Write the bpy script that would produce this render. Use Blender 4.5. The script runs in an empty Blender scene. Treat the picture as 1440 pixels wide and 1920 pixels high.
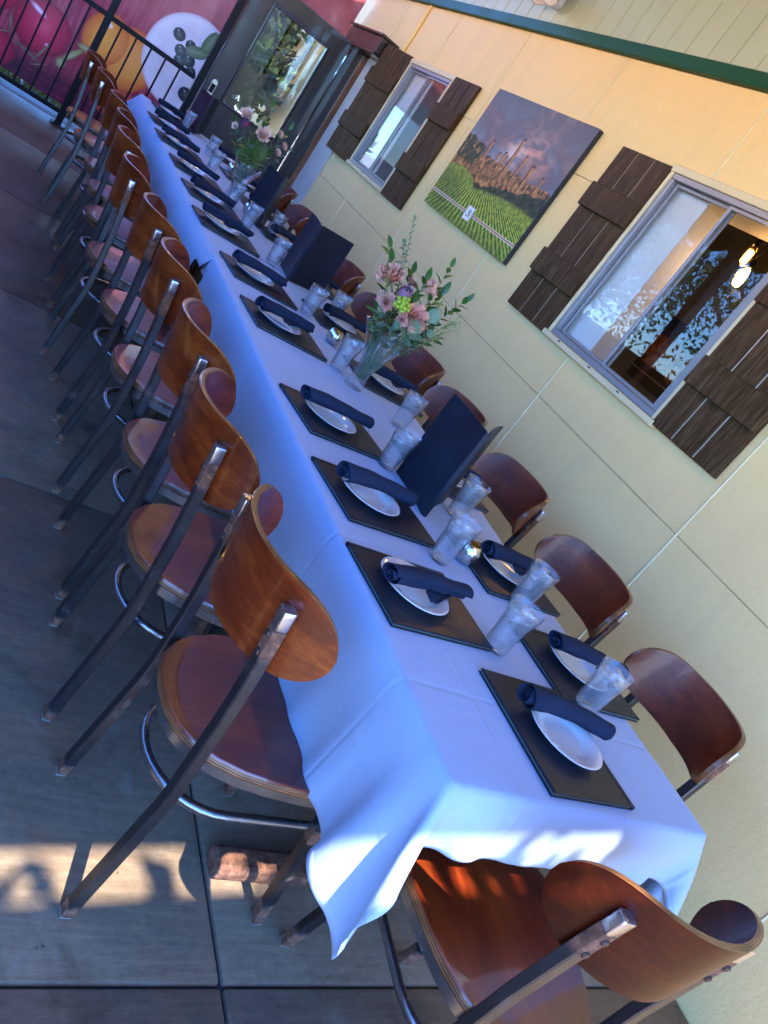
import bpy, bmesh, math, random
import numpy as np
from mathutils import Vector, Matrix, Euler, Quaternion
random.seed(7); np.random.seed(7)
SC = bpy.context.scene
COL = SC.collection
PI = math.pi
R_ = math.radians

# ------------------------------------------------------------------ camera
RW = [[0.7567340723569865, -0.30929991902876675, 0.575922828009803],
      [0.33518977237597103, -0.5727875913978234, -0.7480388971405323],
      [0.5612498198026925, 0.7591099625413155, -0.32977371717886605]]
cam_d = bpy.data.cameras.new('camera'); cam = bpy.data.objects.new('camera', cam_d); COL.objects.link(cam)
rot = Matrix(((RW[0][0], -RW[1][0], -RW[2][0]), (RW[0][1], -RW[1][1], -RW[2][1]), (RW[0][2], -RW[1][2], -RW[2][2])))
cam.matrix_world = Matrix.Translation((-0.930, -0.675, 1.43)) @ rot.to_4x4()
cam_d.sensor_fit = 'AUTO'; cam_d.sensor_width = 36.0; cam_d.lens = 1497.98 / 1920 * 36.0
cam_d.clip_start = 0.05; cam_d.clip_end = 1500
SC.camera = cam

# ------------------------------------------------------------------ light
SUN_EL, SUN_AZ = 56.0, 8.0        # light travels towards +Y, a little towards +X
w = bpy.data.worlds.new('World'); SC.world = w; w.use_nodes = True
nt = w.node_tree; bg = nt.nodes['Background']
sky = nt.nodes.new('ShaderNodeTexSky'); sky.sky_type = 'NISHITA'; sky.sun_disc = False
sky.sun_elevation = R_(SUN_EL); sky.sun_rotation = R_(180 + SUN_AZ)
sky.air_density = 1.0; sky.dust_density = 0.1; sky.ozone_density = 5.0; sky.altitude = 1500
hs = nt.nodes.new('ShaderNodeMix'); hs.data_type = 'RGBA'; hs.blend_type = 'MULTIPLY'; hs.inputs[0].default_value = 1.0
hs.inputs[7].default_value = (.50, .84, 1.38, 1)      # deep clear-sky blue
nt.links.new(sky.outputs[0], hs.inputs[6]); nt.links.new(hs.outputs[2], bg.inputs[0]); bg.inputs[1].default_value = 0.15
sd = bpy.data.lights.new('sun', 'SUN'); sd.energy = 2.3; sd.angle = R_(0.55); sd.color = (1.0, 0.95, 0.87)
sun = bpy.data.objects.new('sun', sd); COL.objects.link(sun)
sdir = Vector((math.cos(R_(SUN_EL)) * math.sin(R_(SUN_AZ)), math.cos(R_(SUN_EL)) * math.cos(R_(SUN_AZ)), -math.sin(R_(SUN_EL))))
sun.rotation_euler = sdir.to_track_quat('-Z', 'Y').to_euler(); sun.location = (-2, -6, 9)
SC.view_settings.view_transform = 'Standard'; SC.view_settings.look = 'None'
SC.view_settings.gamma = 1.0; SC.view_settings.exposure = 3.1
SC.view_settings.use_curve_mapping = False
SC.render.engine = 'CYCLES'
cy = SC.cycles
cy.use_denoising = True; cy.max_bounces = 10; cy.diffuse_bounces = 5; cy.glossy_bounces = 5
cy.transmission_bounces = 10; cy.transparent_max_bounces = 12
cy.caustics_reflective = False; cy.caustics_refractive = False; cy.sample_clamp_indirect = 6.0

# ------------------------------------------------------------------ mesh helpers
class MB:
    def __init__(s): s.v = []; s.f = []; s.m = []; s.uv = {}
    def add(s, vs, fs, mi=0):
        o = len(s.v); s.v += [tuple(p) for p in vs]
        for f in fs: s.f.append(tuple(o + i for i in f)); s.m.append(mi)
        return s
    def box(s, x0, y0, z0, x1, y1, z1, mi=0):
        return s.add([(x0,y0,z0),(x1,y0,z0),(x1,y1,z0),(x0,y1,z0),(x0,y0,z1),(x1,y0,z1),(x1,y1,z1),(x0,y1,z1)],
                     [(0,3,2,1),(4,5,6,7),(0,1,5,4),(1,2,6,5),(2,3,7,6),(3,0,4,7)], mi)
    def loft(s, rings, mi=0, cap0=True, cap1=True, closed=True):
        n = len(rings[0]); o = len(s.v)
        for r in rings: s.v += [tuple(p) for p in r]
        for i in range(len(rings) - 1):
            for j in range(n if closed else n - 1):
                k = (j + 1) % n
                s.f.append((o+i*n+j, o+i*n+k, o+(i+1)*n+k, o+(i+1)*n+j)); s.m.append(mi)
        if cap0: s.f.append(tuple(o + j for j in range(n - 1, -1, -1))); s.m.append(mi)
        if cap1: s.f.append(tuple(o + (len(rings)-1)*n + j for j in range(n))); s.m.append(mi)
        return s
    def sweep(s, path, sec, axis, mi=0):
        path = [Vector(p) for p in path]; A = Vector(axis); rings = []
        for i, p in enumerate(path):
            t = (path[min(i+1, len(path)-1)] - path[max(i-1, 0)]).normalized()
            a = (A - t * A.dot(t)).normalized(); b = t.cross(a)
            rings.append([p + a * q[0] + b * q[1] for q in sec])
        return s.loft(rings, mi)
    def tube(s, path, r, n=8, mi=0, closed=False, cap=True):
        path = [Vector(p) for p in path]; rings = []; a = None; L = len(path)
        for i, p in enumerate(path):
            if closed: t = (path[(i+1) % L] - path[i-1]).normalized()
            else: t = (path[min(i+1, L-1)] - path[max(i-1, 0)]).normalized()
            if a is None:
                a = Vector((0, 0, 1)) if abs(t.z) < .9 else Vector((1, 0, 0))
            a = (a - t * a.dot(t)).normalized(); b = t.cross(a)
            rr = r[i] if isinstance(r, (list, tuple)) else r
            rings.append([p + a * (rr * math.cos(2*PI*k/n)) + b * (rr * math.sin(2*PI*k/n)) for k in range(n)])
        if closed: rings.append(rings[0]); cap = False
        return s.loft(rings, mi, cap, cap)
    def lathe(s, prof, n=24, c=(0, 0, 0), mi=0, fr=None, cap0=False, cap1=False):
        rings = []
        for r, z in prof:
            rings.append([(c[0] + r * (fr(k*2*PI/n, z) if fr else 1) * math.cos(2*PI*k/n), c[1] + r * (fr(k*2*PI/n, z) if fr else 1) * math.sin(2*PI*k/n), c[2] + z) for k in range(n)])
        return s.loft(rings, mi, cap0, cap1)
    def grid(s, P, mi=0):
        n, m = len(P), len(P[0])
        o = len(s.v)
        for r in P: s.v += [tuple(p) for p in r]
        for i in range(n - 1):
            for j in range(m - 1):
                s.f.append((o+i*m+j, o+i*m+j+1, o+(i+1)*m+j+1, o+(i+1)*m+j)); s.m.append(mi)
        return s
    def sphere(s, c, r, n=8, m=6, mi=0):
        pr = [(max(1e-4, math.sin(PI*i/m)), -math.cos(PI*i/m)) for i in range(m + 1)]
        rx, ry, rz = (r, r, r) if not isinstance(r, (tuple, list)) else r
        rings = [[(c[0]+rx*a*math.cos(2*PI*k/n), c[1]+ry*a*math.sin(2*PI*k/n), c[2]+rz*b) for k in range(n)] for a, b in pr]
        return s.loft(rings, mi, False, False)
    def mesh(s, name, mats, bevel=0, smooth=None, seg=1, uvf=None):
        me = bpy.data.meshes.new(name); me.from_pydata(s.v, [], s.f)
        if not isinstance(mats, (list, tuple)): mats = [mats]
        for m_ in mats: me.materials.append(m_)
        me.polygons.foreach_set('material_index', s.m)
        bm = bmesh.new(); bm.from_mesh(me)
        bmesh.ops.recalc_face_normals(bm, faces=bm.faces)
        if bevel:
            es = [e for e in bm.edges if len(e.link_faces) == 2 and e.calc_face_angle(0) > .5]
            bmesh.ops.bevel(bm, geom=es, offset=bevel, segments=seg, profile=.5, affect='EDGES', clamp_overlap=True)
        bm.to_mesh(me); bm.free()
        if smooth is not None:
            me.shade_smooth()
            if smooth: me.set_sharp_from_angle(angle=R_(smooth))
        if uvf:
            uv = me.uv_layers.new(name='UVMap')
            for l in me.loops: uv.data[l.index].uv = uvf(me.vertices[l.vertex_index].co)
        me.update()
        return me
    def build(s, name, mats, parent=None, bevel=0, smooth=None, seg=1, uvf=None):
        return link(name, s.mesh(name, mats, bevel, smooth, seg, uvf), parent)

def link(name, me, parent=None):
    o = bpy.data.objects.new(name, me); COL.objects.link(o)
    if parent: o.parent = parent
    return o
def tag(o, label, cat, group=None):
    o['label'] = label; o['category'] = cat
    if group: o['group'] = group
    return o
def struct(o): o['kind'] = 'structure'; return o
def thing(name, label, cat, loc=(0,0,0), rz=0, group=None):
    o = bpy.data.objects.new(name, None); COL.objects.link(o); o.empty_display_size = .1
    o.location = loc; o.rotation_euler = (0, 0, rz)
    return tag(o, label, cat, group)
def copy_tree(o, parent=None):
    c = o.copy(); COL.objects.link(c); c.parent = parent
    for ch in [x for x in o.children]: copy_tree(ch, c)
    return c
def instance(proto, used, loc, rz, label):
    o = copy_tree(proto) if used else proto
    o.location = loc; o.rotation_euler = (0, 0, rz); o['label'] = label
    return o
ORD = ['first', 'second', 'third', 'fourth', 'fifth', 'sixth', 'seventh', 'eighth', 'ninth', 'tenth', 'eleventh', 'twelfth']

# ------------------------------------------------------------------ material helpers
def mk(name):
    m = bpy.data.materials.new(name); m.use_nodes = True
    return m, m.node_tree, m.node_tree.nodes['Principled BSDF']
def nd(t, typ, ins=None, **kw):
    n = t.nodes.new(typ)
    for k, v in kw.items(): setattr(n, k, v)
    for k, v in (ins or {}).items():
        if isinstance(v, bpy.types.NodeSocket): t.links.new(v, n.inputs[k])
        else: n.inputs[k].default_value = v
    return n
def math_(t, op, a, b=None, c=None, clamp=False):
    n = nd(t, 'ShaderNodeMath', operation=op, use_clamp=clamp)
    for i, v in enumerate((a, b, c)):
        if v is None: continue
        if isinstance(v, bpy.types.NodeSocket): t.links.new(v, n.inputs[i])
        else: n.inputs[i].default_value = v
    return n.outputs[0]
def mixc(t, fac, a, b, mode='MIX'):
    n = nd(t, 'ShaderNodeMix', data_type='RGBA', blend_type=mode)
    for i, v in ((0, fac), (6, a), (7, b)):
        if isinstance(v, bpy.types.NodeSocket): t.links.new(v, n.inputs[i])
        elif i == 0: n.inputs[0].default_value = v
        else: n.inputs[i].default_value = (*v[:3], 1)
    return n.outputs[2]
def noise(t, vec, scale, detail=4, rough=.55, dist=0):
    n = nd(t, 'ShaderNodeTexNoise', {'Scale': scale, 'Detail': detail, 'Roughness': rough, 'Distortion': dist})
    if vec is not None: t.links.new(vec, n.inputs['Vector'])
    return n.outputs['Fac']
def ramp(t, fac, stops):
    n = nd(t, 'ShaderNodeValToRGB'); r = n.color_ramp
    while len(r.elements) < len(stops): r.elements.new(.5)
    for e, (p, c) in zip(r.elements, stops): e.position = p; e.color = (*c[:3], 1)
    t.links.new(fac, n.inputs[0]); return n.outputs[0]
def maprange(t, v, a, b, c=0., d=1.):
    n = nd(t, 'ShaderNodeMapRange', {'From Min': a, 'From Max': b, 'To Min': c, 'To Max': d}); n.clamp = True
    t.links.new(v, n.inputs[0]); return n.outputs[0]
def coords(t, scale=(1,1,1), rnd=False, kind='Object'):
    tc = nd(t, 'ShaderNodeTexCoord'); v = tc.outputs[kind]
    if rnd:
        oi = nd(t, 'ShaderNodeObjectInfo')
        ad = nd(t, 'ShaderNodeVectorMath', operation='ADD'); t.links.new(v, ad.inputs[0])
        sc = math_(t, 'MULTIPLY', oi.outputs['Random'], 37.0)
        cb = nd(t, 'ShaderNodeCombineXYZ', {'X': sc, 'Y': sc, 'Z': sc}); t.links.new(cb.outputs[0], ad.inputs[1]); v = ad.outputs[0]
    mp = nd(t, 'ShaderNodeMapping', {'Scale': scale}); t.links.new(v, mp.inputs[0])
    return mp.outputs[0]
def bump(t, b, h, strength=.3, dist=.01):
    n = nd(t, 'ShaderNodeBump', {'Strength': strength, 'Distance': dist}); t.links.new(h, n.inputs['Height'])
    t.links.new(n.outputs[0], b.inputs['Normal'])
def simple(name, col, rough=.5, metal=0, var=.15, vscale=6, coat=0, bmp=0, bscale=60, rnd=True, rvar=.1, spec=.5):
    m, t, b = mk(name)
    v = coords(t, rnd=rnd)
    nz = noise(t, v, vscale, 5)
    c = ramp(t, nz, [(.25, [x*(1-var) for x in col]), (.75, [min(1, x*(1+var)) for x in col])])
    t.links.new(c, b.inputs['Base Color'])
    t.links.new(maprange(t, nz, .2, .8, max(.02, rough-rvar), min(1, rough+rvar)), b.inputs['Roughness'])
    b.inputs['Metallic'].default_value = metal; b.inputs['Coat Weight'].default_value = coat; b.inputs['Coat Roughness'].default_value = .08
    b.inputs['Specular IOR Level'].default_value = spec
    if bmp: bump(t, b, noise(t, v, bscale, 4), bmp, .004)
    return m
def wood(name, dark, mid, light, grain, coat=.9, rough=.35, bands=1.0):
    m, t, b = mk(name)
    v = coords(t, grain, rnd=True)
    n1 = noise(t, v, 1.0, 6, .6, .6); n2 = noise(t, v, 9.0, 3, .5)
    f = math_(t, 'ADD', math_(t, 'MULTIPLY', n1, .75), math_(t, 'MULTIPLY', n2, .25))
    c = ramp(t, f, [(.30, dark), (.5, mid), (.70, light)])
    v2 = coords(t, (7, 7, 7), rnd=True)
    wear = noise(t, v2, 1.0, 3)
    c = mixc(t, maprange(t, wear, .58, .78, 0, .35), c, (light[0]*1.2, light[1]*1.2, light[2]*1.3))
    t.links.new(c, b.inputs['Base Color']); b.inputs['Roughness'].default_value = rough
    b.inputs['Coat Weight'].default_value = coat; b.inputs['Coat Roughness'].default_value = .06
    bump(t, b, n2, .06, .002)
    return m

# ------------------------------------------------------------------ materials
M = {}
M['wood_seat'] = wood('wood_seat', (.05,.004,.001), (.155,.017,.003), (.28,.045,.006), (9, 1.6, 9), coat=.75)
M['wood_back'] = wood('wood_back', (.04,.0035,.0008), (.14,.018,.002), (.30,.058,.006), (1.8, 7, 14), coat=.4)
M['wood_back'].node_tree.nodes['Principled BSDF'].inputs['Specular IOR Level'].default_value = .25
def ply():
    m, t, b = mk('ply_edge')
    uv = nd(t, 'ShaderNodeTexCoord').outputs['UV']
    sp = nd(t, 'ShaderNodeSeparateXYZ'); t.links.new(uv, sp.inputs[0])
    wv = math_(t, 'SINE', math_(t, 'MULTIPLY', sp.outputs['Y'], 2*PI*3.5))
    nz = noise(t, coords(t, rnd=True), 22, 4)
    f = math_(t, 'ADD', math_(t, 'MULTIPLY', wv, .28), math_(t, 'ADD', nz, .02))
    t.links.new(ramp(t, f, [(.2, (.035,.010,.003)), (.5, (.13,.042,.011)), (.88, (.30,.14,.05))]), b.inputs['Base Color'])
    b.inputs['Roughness'].default_value = .4; b.inputs['Coat Weight'].default_value = .5; b.inputs['Coat Roughness'].default_value = .12
    bump(t, b, f, .35, .002)
    return m
M['ply'] = ply()
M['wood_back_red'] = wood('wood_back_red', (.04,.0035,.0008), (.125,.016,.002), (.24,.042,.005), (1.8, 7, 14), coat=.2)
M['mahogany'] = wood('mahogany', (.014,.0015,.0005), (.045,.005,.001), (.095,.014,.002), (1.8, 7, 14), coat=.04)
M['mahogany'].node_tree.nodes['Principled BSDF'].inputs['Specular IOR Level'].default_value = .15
def steel(name, base, rough, rust_z, rust_amt=1.0):
    m, t, b = mk(name)
    tc = nd(t, 'ShaderNodeTexCoord'); sp = nd(t, 'ShaderNodeSeparateXYZ'); t.links.new(tc.outputs['Object'], sp.inputs[0])
    v = coords(t, rnd=True); n1 = noise(t, v, 14, 6, .65); n2 = noise(t, v, 60, 4, .6)
    mask = maprange(t, n1, .60, .70, 0, .8)
    for z0, z1 in rust_z:
        zc, zh = (z0+z1)/2, (z1-z0)/2
        d = math_(t, 'ABSOLUTE', math_(t, 'SUBTRACT', sp.outputs['Z'], zc))
        k = math_(t, 'ADD', math_(t, 'DIVIDE', d, zh), math_(t, 'MULTIPLY', math_(t, 'SUBTRACT', n1, .5), 1.5))
        mask = math_(t, 'MAXIMUM', mask, maprange(t, k, 1.1, .8))
    mask = math_(t, 'MULTIPLY', mask, rust_amt)
    rc = ramp(t, n2, [(.3, (.06,.022,.012)), (.55, (.17,.07,.035)), (.75, (.30,.15,.08))])
    bc = ramp(t, n1, [(.3, [x*.8 for x in base]), (.7, [x*1.15 for x in base])])
    t.links.new(mixc(t, mask, bc, rc), b.inputs['Base Color'])
    t.links.new(maprange(t, mask, 0, 1, .92, .0), b.inputs['Metallic'])
    t.links.new(maprange(t, mask, 0, 1, rough, .8), b.inputs['Roughness'])
    bump(t, b, n2, .10, .002)
    return m
M['steel_rear'] = steel('steel_rear', (.085,.085,.088), .38, [(-.02, .035), (.705, .775)])
M['steel_front'] = steel('steel_front', (.08,.08,.082), .38, [(-.02, .07), (.28, .32)])
M['steel_ring'] = steel('steel_ring', (.24,.245,.25), .26, [], .9)
M['steel_tip'] = simple('steel_tip', (.55,.55,.56), .3, 1.0, .15, 40)
M['bolt'] = simple('bolt', (.09,.05,.035), .6, .6, .4, 60)
M['glide'] = simple('glide', (.20,.19,.18), .5)
def concrete(name='concrete', tint=(1, 1, 1)):
    m, t, b = mk(name)
    v = coords(t, kind='Object'); vs = coords(t, (3, 40, 3))
    n1 = noise(t, v, 1.3, 8, .6); n2 = noise(t, vs, 1.6, 6, .65); n3 = noise(t, v, 45, 4, .7); n4 = noise(t, v, 5.5, 6, .6, 1.0)
    f = math_(t, 'ADD', math_(t, 'ADD', math_(t, 'MULTIPLY', n1, .45), math_(t, 'MULTIPLY', n2, .3)), math_(t, 'MULTIPLY', n3, .25))
    c = ramp(t, f, [(.28, (.09,.060,.036)), (.5, (.205,.142,.088)), (.72, (.33,.25,.165))])
    c = mixc(t, maprange(t, n4, .60, .70, 0, .40), c, (.30,.255,.20))
    c = mixc(t, maprange(t, noise(t, v, 3.1, 6, .6, .6), .56, .70, 0, .65), c, (.035,.027,.02))
    c = mixc(t, maprange(t, noise(t, v, 26, 3, .6), .70, .74, 0, .7), c, (.03,.02,.015))
    c = mixc(t, maprange(t, noise(t, vs, 4.5, 3, .6), .60, .72, 0, .35), c, (.30,.25,.19))
    t.links.new(c, b.inputs['Base Color'])
    if tint != (1, 1, 1): t.links.new(mixc(t, 1.0, c, tint, 'MULTIPLY'), b.inputs['Base Color'])
    t.links.new(maprange(t, n1, .3, .7, .40, .70), b.inputs['Roughness']); b.inputs['Specular IOR Level'].default_value = .3
    bump(t, b, math_(t, 'ADD', math_(t, 'MULTIPLY', n2, .7), math_(t, 'MULTIPLY', n3, .5)), .35, .004)
    return m
M['concrete'] = concrete()
M['concrete_stained'] = concrete('concrete_stained', (.62, .47, .44))
M['joint'] = simple('joint_filler', (.03,.03,.03), .9)
def stucco(name, c0, c1):
    m, t, b = mk(name)
    v = coords(t)
    n1 = noise(t, v, 1.1, 6, .6); n2 = noise(t, v, 55, 5, .6, .8); n3 = noise(t, v, 9, 6, .6)
    f = math_(t, 'ADD', math_(t, 'MULTIPLY', n1, .6), math_(t, 'MULTIPLY', n3, .4))
    c = ramp(t, f, [(.3, c0), (.7, c1)])
    c = mixc(t, maprange(t, noise(t, v, 6.3, 8, .7, 1.2), .66, .76, 0, .22), c, (.30,.23,.13))
    c = mixc(t, maprange(t, noise(t, coords(t, (1, 2.2, .35)), 1.6, 6, .65), .52, .72, 0, .22), c, (.50,.40,.22))
    t.links.new(c, b.inputs['Base Color']); b.inputs['Roughness'].default_value = .62
    bump(t, b, math_(t, 'ADD', math_(t, 'MULTIPLY', n2, 1.0), math_(t, 'MULTIPLY', n3, .5)), .5, .005)
    return m
M['stucco'] = stucco('stucco', (.86,.575,.215), (.91,.62,.245))
M['stucco_joint'] = simple('stucco_joint', (.70,.56,.30), .6)
M['siding'] = simple('siding', (.46,.50,.34), .55, 0, .06, 2, bmp=.1, bscale=20)
M['green_paint'] = simple('green_paint', (.012,.070,.030), .5, 0, .2, 4, bmp=.1, bscale=12, spec=.15)
def shutter_mat():
    m, t, b = mk('shutter_brown')
    v = coords(t, (14, 14, 1.6), rnd=True)
    n1 = noise(t, v, 2.0, 7, .62, 2.2); n2 = noise(t, v, 9.0, 4, .6)
    f = math_(t, 'ADD', math_(t, 'MULTIPLY', n1, .8), math_(t, 'MULTIPLY', n2, .2))
    c = ramp(t, f, [(.3, (.022,.010,.003)), (.5, (.07,.036,.013)), (.68, (.13,.08,.04)), (.8, (.24,.18,.12))])
    t.links.new(c, b.inputs['Base Color']); t.links.new(maprange(t, n1, .3, .7, .42, .62), b.inputs['Roughness']); b.inputs['Specular IOR Level'].default_value = .06
    bump(t, b, f, .9, .008)
    return m
M['shutter'] = shutter_mat()
M['alu'] = simple('window_alu', (.26,.25,.25), .42, .4, .08, 8)
M['cream'] = simple('cream_paint', (.68,.54,.28), .45, 0, .06, 6)
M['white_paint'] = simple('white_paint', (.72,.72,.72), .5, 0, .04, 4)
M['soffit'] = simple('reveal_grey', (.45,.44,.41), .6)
M['olive'] = simple('olive_wall', (.20,.19,.14), .7, 0, .1, 2)
M['dark_ceiling'] = simple('dark_ceiling', (.055,.028,.018), .6, 0, .3, 3)
M['blockerwall'] = simple('blocker_wall_paint', (.30,.27,.20), .7, 0, .1, 2)
M['roof'] = simple('roof_boards', (.035,.02,.016), .7, 0, .2, 3)
M['valance'] = simple('valance_cloth', (.09,.02,.022), .85)
M['post'] = simple('post_brown', (.07,.03,.025), .5)
M['black_metal'] = simple('black_metal', (.010,.010,.010), .5, .0, .3, 20, spec=.18)
M['door_wood'] = wood('door_wood', (.012,.008,.006), (.024,.016,.011), (.045,.032,.022), (9, 9, 1.2), coat=.6, rough=.4)
M['jamb_wood'] = wood('jamb_wood', (.009,.005,.003), (.018,.009,.005), (.035,.017,.009), (9, 9, 1.2), coat=.8, rough=.3)
M['jamb_edge'] = wood('jamb_edge', (.10,.03,.006), (.20,.065,.012), (.28,.10,.02), (9, 9, 1.2), coat=.6)
M['chrome'] = simple('chrome', (.75,.73,.68), .16, 1.0, .05, 30)
def schlick(t, f0, p=5.0, normal=None):
    lw = nd(t, 'ShaderNodeLayerWeight', {'Blend': .5})
    if normal: t.links.new(normal, lw.inputs['Normal'])
    return math_(t, 'ADD', math_(t, 'MULTIPLY', math_(t, 'POWER', lw.outputs['Facing'], p), 1-f0), f0)
def glass_mat(name, tint=(1,1,1), f0=.05, frost=None, frost_col=(.9,.93,.95), bmp=.03, bscale=2.2, rough=.01, p=5.0):
    """thin glass: fresnel gloss over clear glass, with an optional share of frosted (scattering) surface"""
    m, t, b = mk(name); t.nodes.remove(b); out = t.nodes['Material Output']
    bp = nd(t, 'ShaderNodeBump', {'Strength': bmp, 'Distance': .01}); t.links.new(noise(t, coords(t, rnd=True), bscale, 3), bp.inputs['Height'])
    tr = nd(t, 'ShaderNodeBsdfTransparent', {'Color': (*tint, 1)}); base = tr.outputs[0]
    if frost:
        df = nd(t, 'ShaderNodeBsdfDiffuse', {'Color': (*frost_col, 1)}); tl = nd(t, 'ShaderNodeBsdfTranslucent', {'Color': (*frost_col, 1)})
        for q in (df, tl): t.links.new(bp.outputs[0], q.inputs['Normal'])
        m1 = nd(t, 'ShaderNodeMixShader', {0: .5}); t.links.new(df.outputs[0], m1.inputs[1]); t.links.new(tl.outputs[0], m1.inputs[2])
        fz = maprange(t, noise(t, coords(t, rnd=True), frost[2], 4, .55, .8), .35, .65, frost[0], frost[1])
        m2 = nd(t, 'ShaderNodeMixShader'); t.links.new(fz, m2.inputs[0]); t.links.new(base, m2.inputs[1]); t.links.new(m1.outputs[0], m2.inputs[2]); base = m2.outputs[0]
    gl = nd(t, 'ShaderNodeBsdfGlossy', {'Roughness': rough}); t.links.new(bp.outputs[0], gl.inputs['Normal'])
    mx = nd(t, 'ShaderNodeMixShader'); t.links.new(schlick(t, f0, p), mx.inputs[0]); t.links.new(base, mx.inputs[1]); t.links.new(gl.outputs[0], mx.inputs[2])
    t.links.new(mx.outputs[0], out.inputs[0])
    return m
M['pane'] = glass_mat('window_pane', (.96,.97,.96), .032)
M['door_pane'] = glass_mat('door_pane', (.82,.84,.80), .10)
def cloth_mat():
    m, t, b = mk('table_linen')
    uv = nd(t, 'ShaderNodeTexCoord').outputs['UV']
    sp = nd(t, 'ShaderNodeSeparateXYZ'); t.links.new(uv, sp.inputs[0])
    h = None
    for ax, per, off in (('X', .30, .13), ('Y', .44, .21)):
        q = math_(t, 'PINGPONG', math_(t, 'ADD', sp.outputs[ax], off), per/2)
        rdg = maprange(t, q, .009, 0, 0, 1)
        h = rdg if h is None else math_(t, 'SUBTRACT', h, rdg)
    mp = nd(t, 'ShaderNodeMapping', {'Scale': (1, 1, 1)}); t.links.new(uv, mp.inputs[0])
    n1 = noise(t, mp.outputs[0], 3.2, 5, .55, 1.2); n2 = noise(t, mp.outputs[0], 11, 3, .5, .6); wv = noise(t, mp.outputs[0], 900, 1)
    h = math_(t, 'MULTIPLY', h, maprange(t, noise(t, mp.outputs[0], 2.3, 3), .35, .65, .15, 1.0))
    at = nd(t, 'ShaderNodeAttribute', attribute_name='edge_d')
    hem = maprange(t, at.outputs['Fac'], .013, .016, .28, 0)
    h = math_(t, 'ADD', h, hem)
    hh = math_(t, 'ADD', math_(t, 'MULTIPLY', h, .34), math_(t, 'ADD', math_(t, 'MULTIPLY', n1, .75), math_(t, 'ADD', math_(t, 'MULTIPLY', n2, .34), math_(t, 'MULTIPLY', wv, .02))))
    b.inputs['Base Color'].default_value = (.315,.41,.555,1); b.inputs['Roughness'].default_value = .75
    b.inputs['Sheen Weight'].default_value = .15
    bump(t, b, hh, .55, .012)
    return m
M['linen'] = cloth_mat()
M['navy_cover'] = simple('navy_cover', (.012,.015,.024), .40, 0, .35, 12, bmp=.10, bscale=160, spec=.2)
M['pages'] = simple('menu_pages', (.10,.14,.11), .5)
M['menu_inside'] = simple('menu_inside', (.16,.15,.13), .5)
M['plate'] = simple('plate_china', (.60,.62,.62), .12, 0, .02, 4, coat=.5)
M['napkin'] = simple('napkin_navy', (.017,.024,.045), .9, 0, .25, 14, bmp=.5, bscale=90, spec=.1)
M['tumbler'] = glass_mat('tumbler_glass', (.97,.98,.99), .05, (.04,.09,30), (.85,.88,.90), .25, 45, .04, 2.4)
def clear_mat(name, col, rough, ior):
    m, t, b = mk(name); b.inputs['Base Color'].default_value = (*col, 1); b.inputs['Transmission Weight'].default_value = 1
    b.inputs['Roughness'].default_value = rough; b.inputs['IOR'].default_value = ior
    return m
M['vase'] = glass_mat('vase_glass', (.96,.975,.97), .06, (.0,.05,20), (.85,.88,.90), .15, 30, .02, 3.0)
M['ice'] = glass_mat('ice', (.96,.97,1), .06, (.08,.26,60), (.88,.92,.96), .5, 50, .05, 2.6)
M['water'] = glass_mat('iced_water', (.95,.97,.98), .02, (.05,.17,24), (.80,.84,.88), .35, 24, .08, 3.0)
M['silver'] = simple('mercury_silver', (.72,.69,.60), .2, 1.0, .25, 60, bmp=.3, bscale=60)
M['table_wood'] = simple('table_top', (.05,.03,.02), .5)
M['castiron'] = steel('cast_iron', (.06,.05,.05), .5, [(-.1, .12)], .9)

# ------------------------------------------------------------------ the setting
W = 1.663
g = struct(MB().box(-220, -220, -.20, 220, 220, -.035).build('ground', simple('ground_paving', (.68,.57,.40), .85, 0, .12, .5)))
fl = struct(MB().box(-3.05, -3.05, -.10, W, 9.2, -.012).build('floor', M['joint']))
xs = [-3.05, -1.47, .045, W]; ys = [-3.05, -1.45, .10, 1.66, 3.18, 4.70, 6.22, 7.74, 9.2]
for i in range(3):
    for j in range(8):
        MB().box(xs[i]+.004, ys[j]+.004, -.09, xs[i+1]-.004, ys[j+1]-.004, 0).build('slab', M['concrete_stained' if 4 <= j <= 6 else 'concrete'], fl, bevel=.007, seg=2, smooth=40)

# openings: (y0,y1,z0,z1)
WIN = [(1.73, 2.63, 1.268, 2.165), (5.36, 6.235, 1.26, 2.145)]
yj = [-3.05, -1.08, .085, 1.25, 2.41, 3.57, 4.735, 5.90, 7.05, 9.8]
zj = [-.02, 1.0, 1.97, 2.60]
wall = thing('stucco_wall', 'long yellow cream stucco wall with the windows and shutters along the table', 'wall')
MB().box(W+.012, -3.05, -.1, W+.03, 1.73, 3.7).box(W+.012, 2.63, -.1, W+.03, 5.36, 3.7).box(W+.012, 6.235, -.1, W+.03, 9.8, 3.7) \
    .box(W+.012, 1.73, -.1, W+.03, 2.63, 1.268).box(W+.012, 5.36, -.1, W+.03, 6.235, 1.26).box(W+.012, 1.73, 2.165, W+.03, 2.63, 3.7).box(W+.012, 5.36, 2.145, W+.03, 6.235, 3.7).build('backing', M['stucco_joint'], wall)
def cut(rects, hole):
    out = []
    for a0, a1, b0, b1 in rects:
        h0, h1, k0, k1 = hole
        if h1 <= a0 or h0 >= a1 or k1 <= b0 or k0 >= b1: out.append((a0, a1, b0, b1)); continue
        if h0 > a0: out.append((a0, h0, b0, b1))
        if h1 < a1: out.append((h1, a1, b0, b1))
        m0, m1 = max(a0, h0), min(a1, h1)
        if k0 > b0: out.append((m0, m1, b0, k0))
        if k1 < b1: out.append((m0, m1, k1, b1))
    return out
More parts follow.
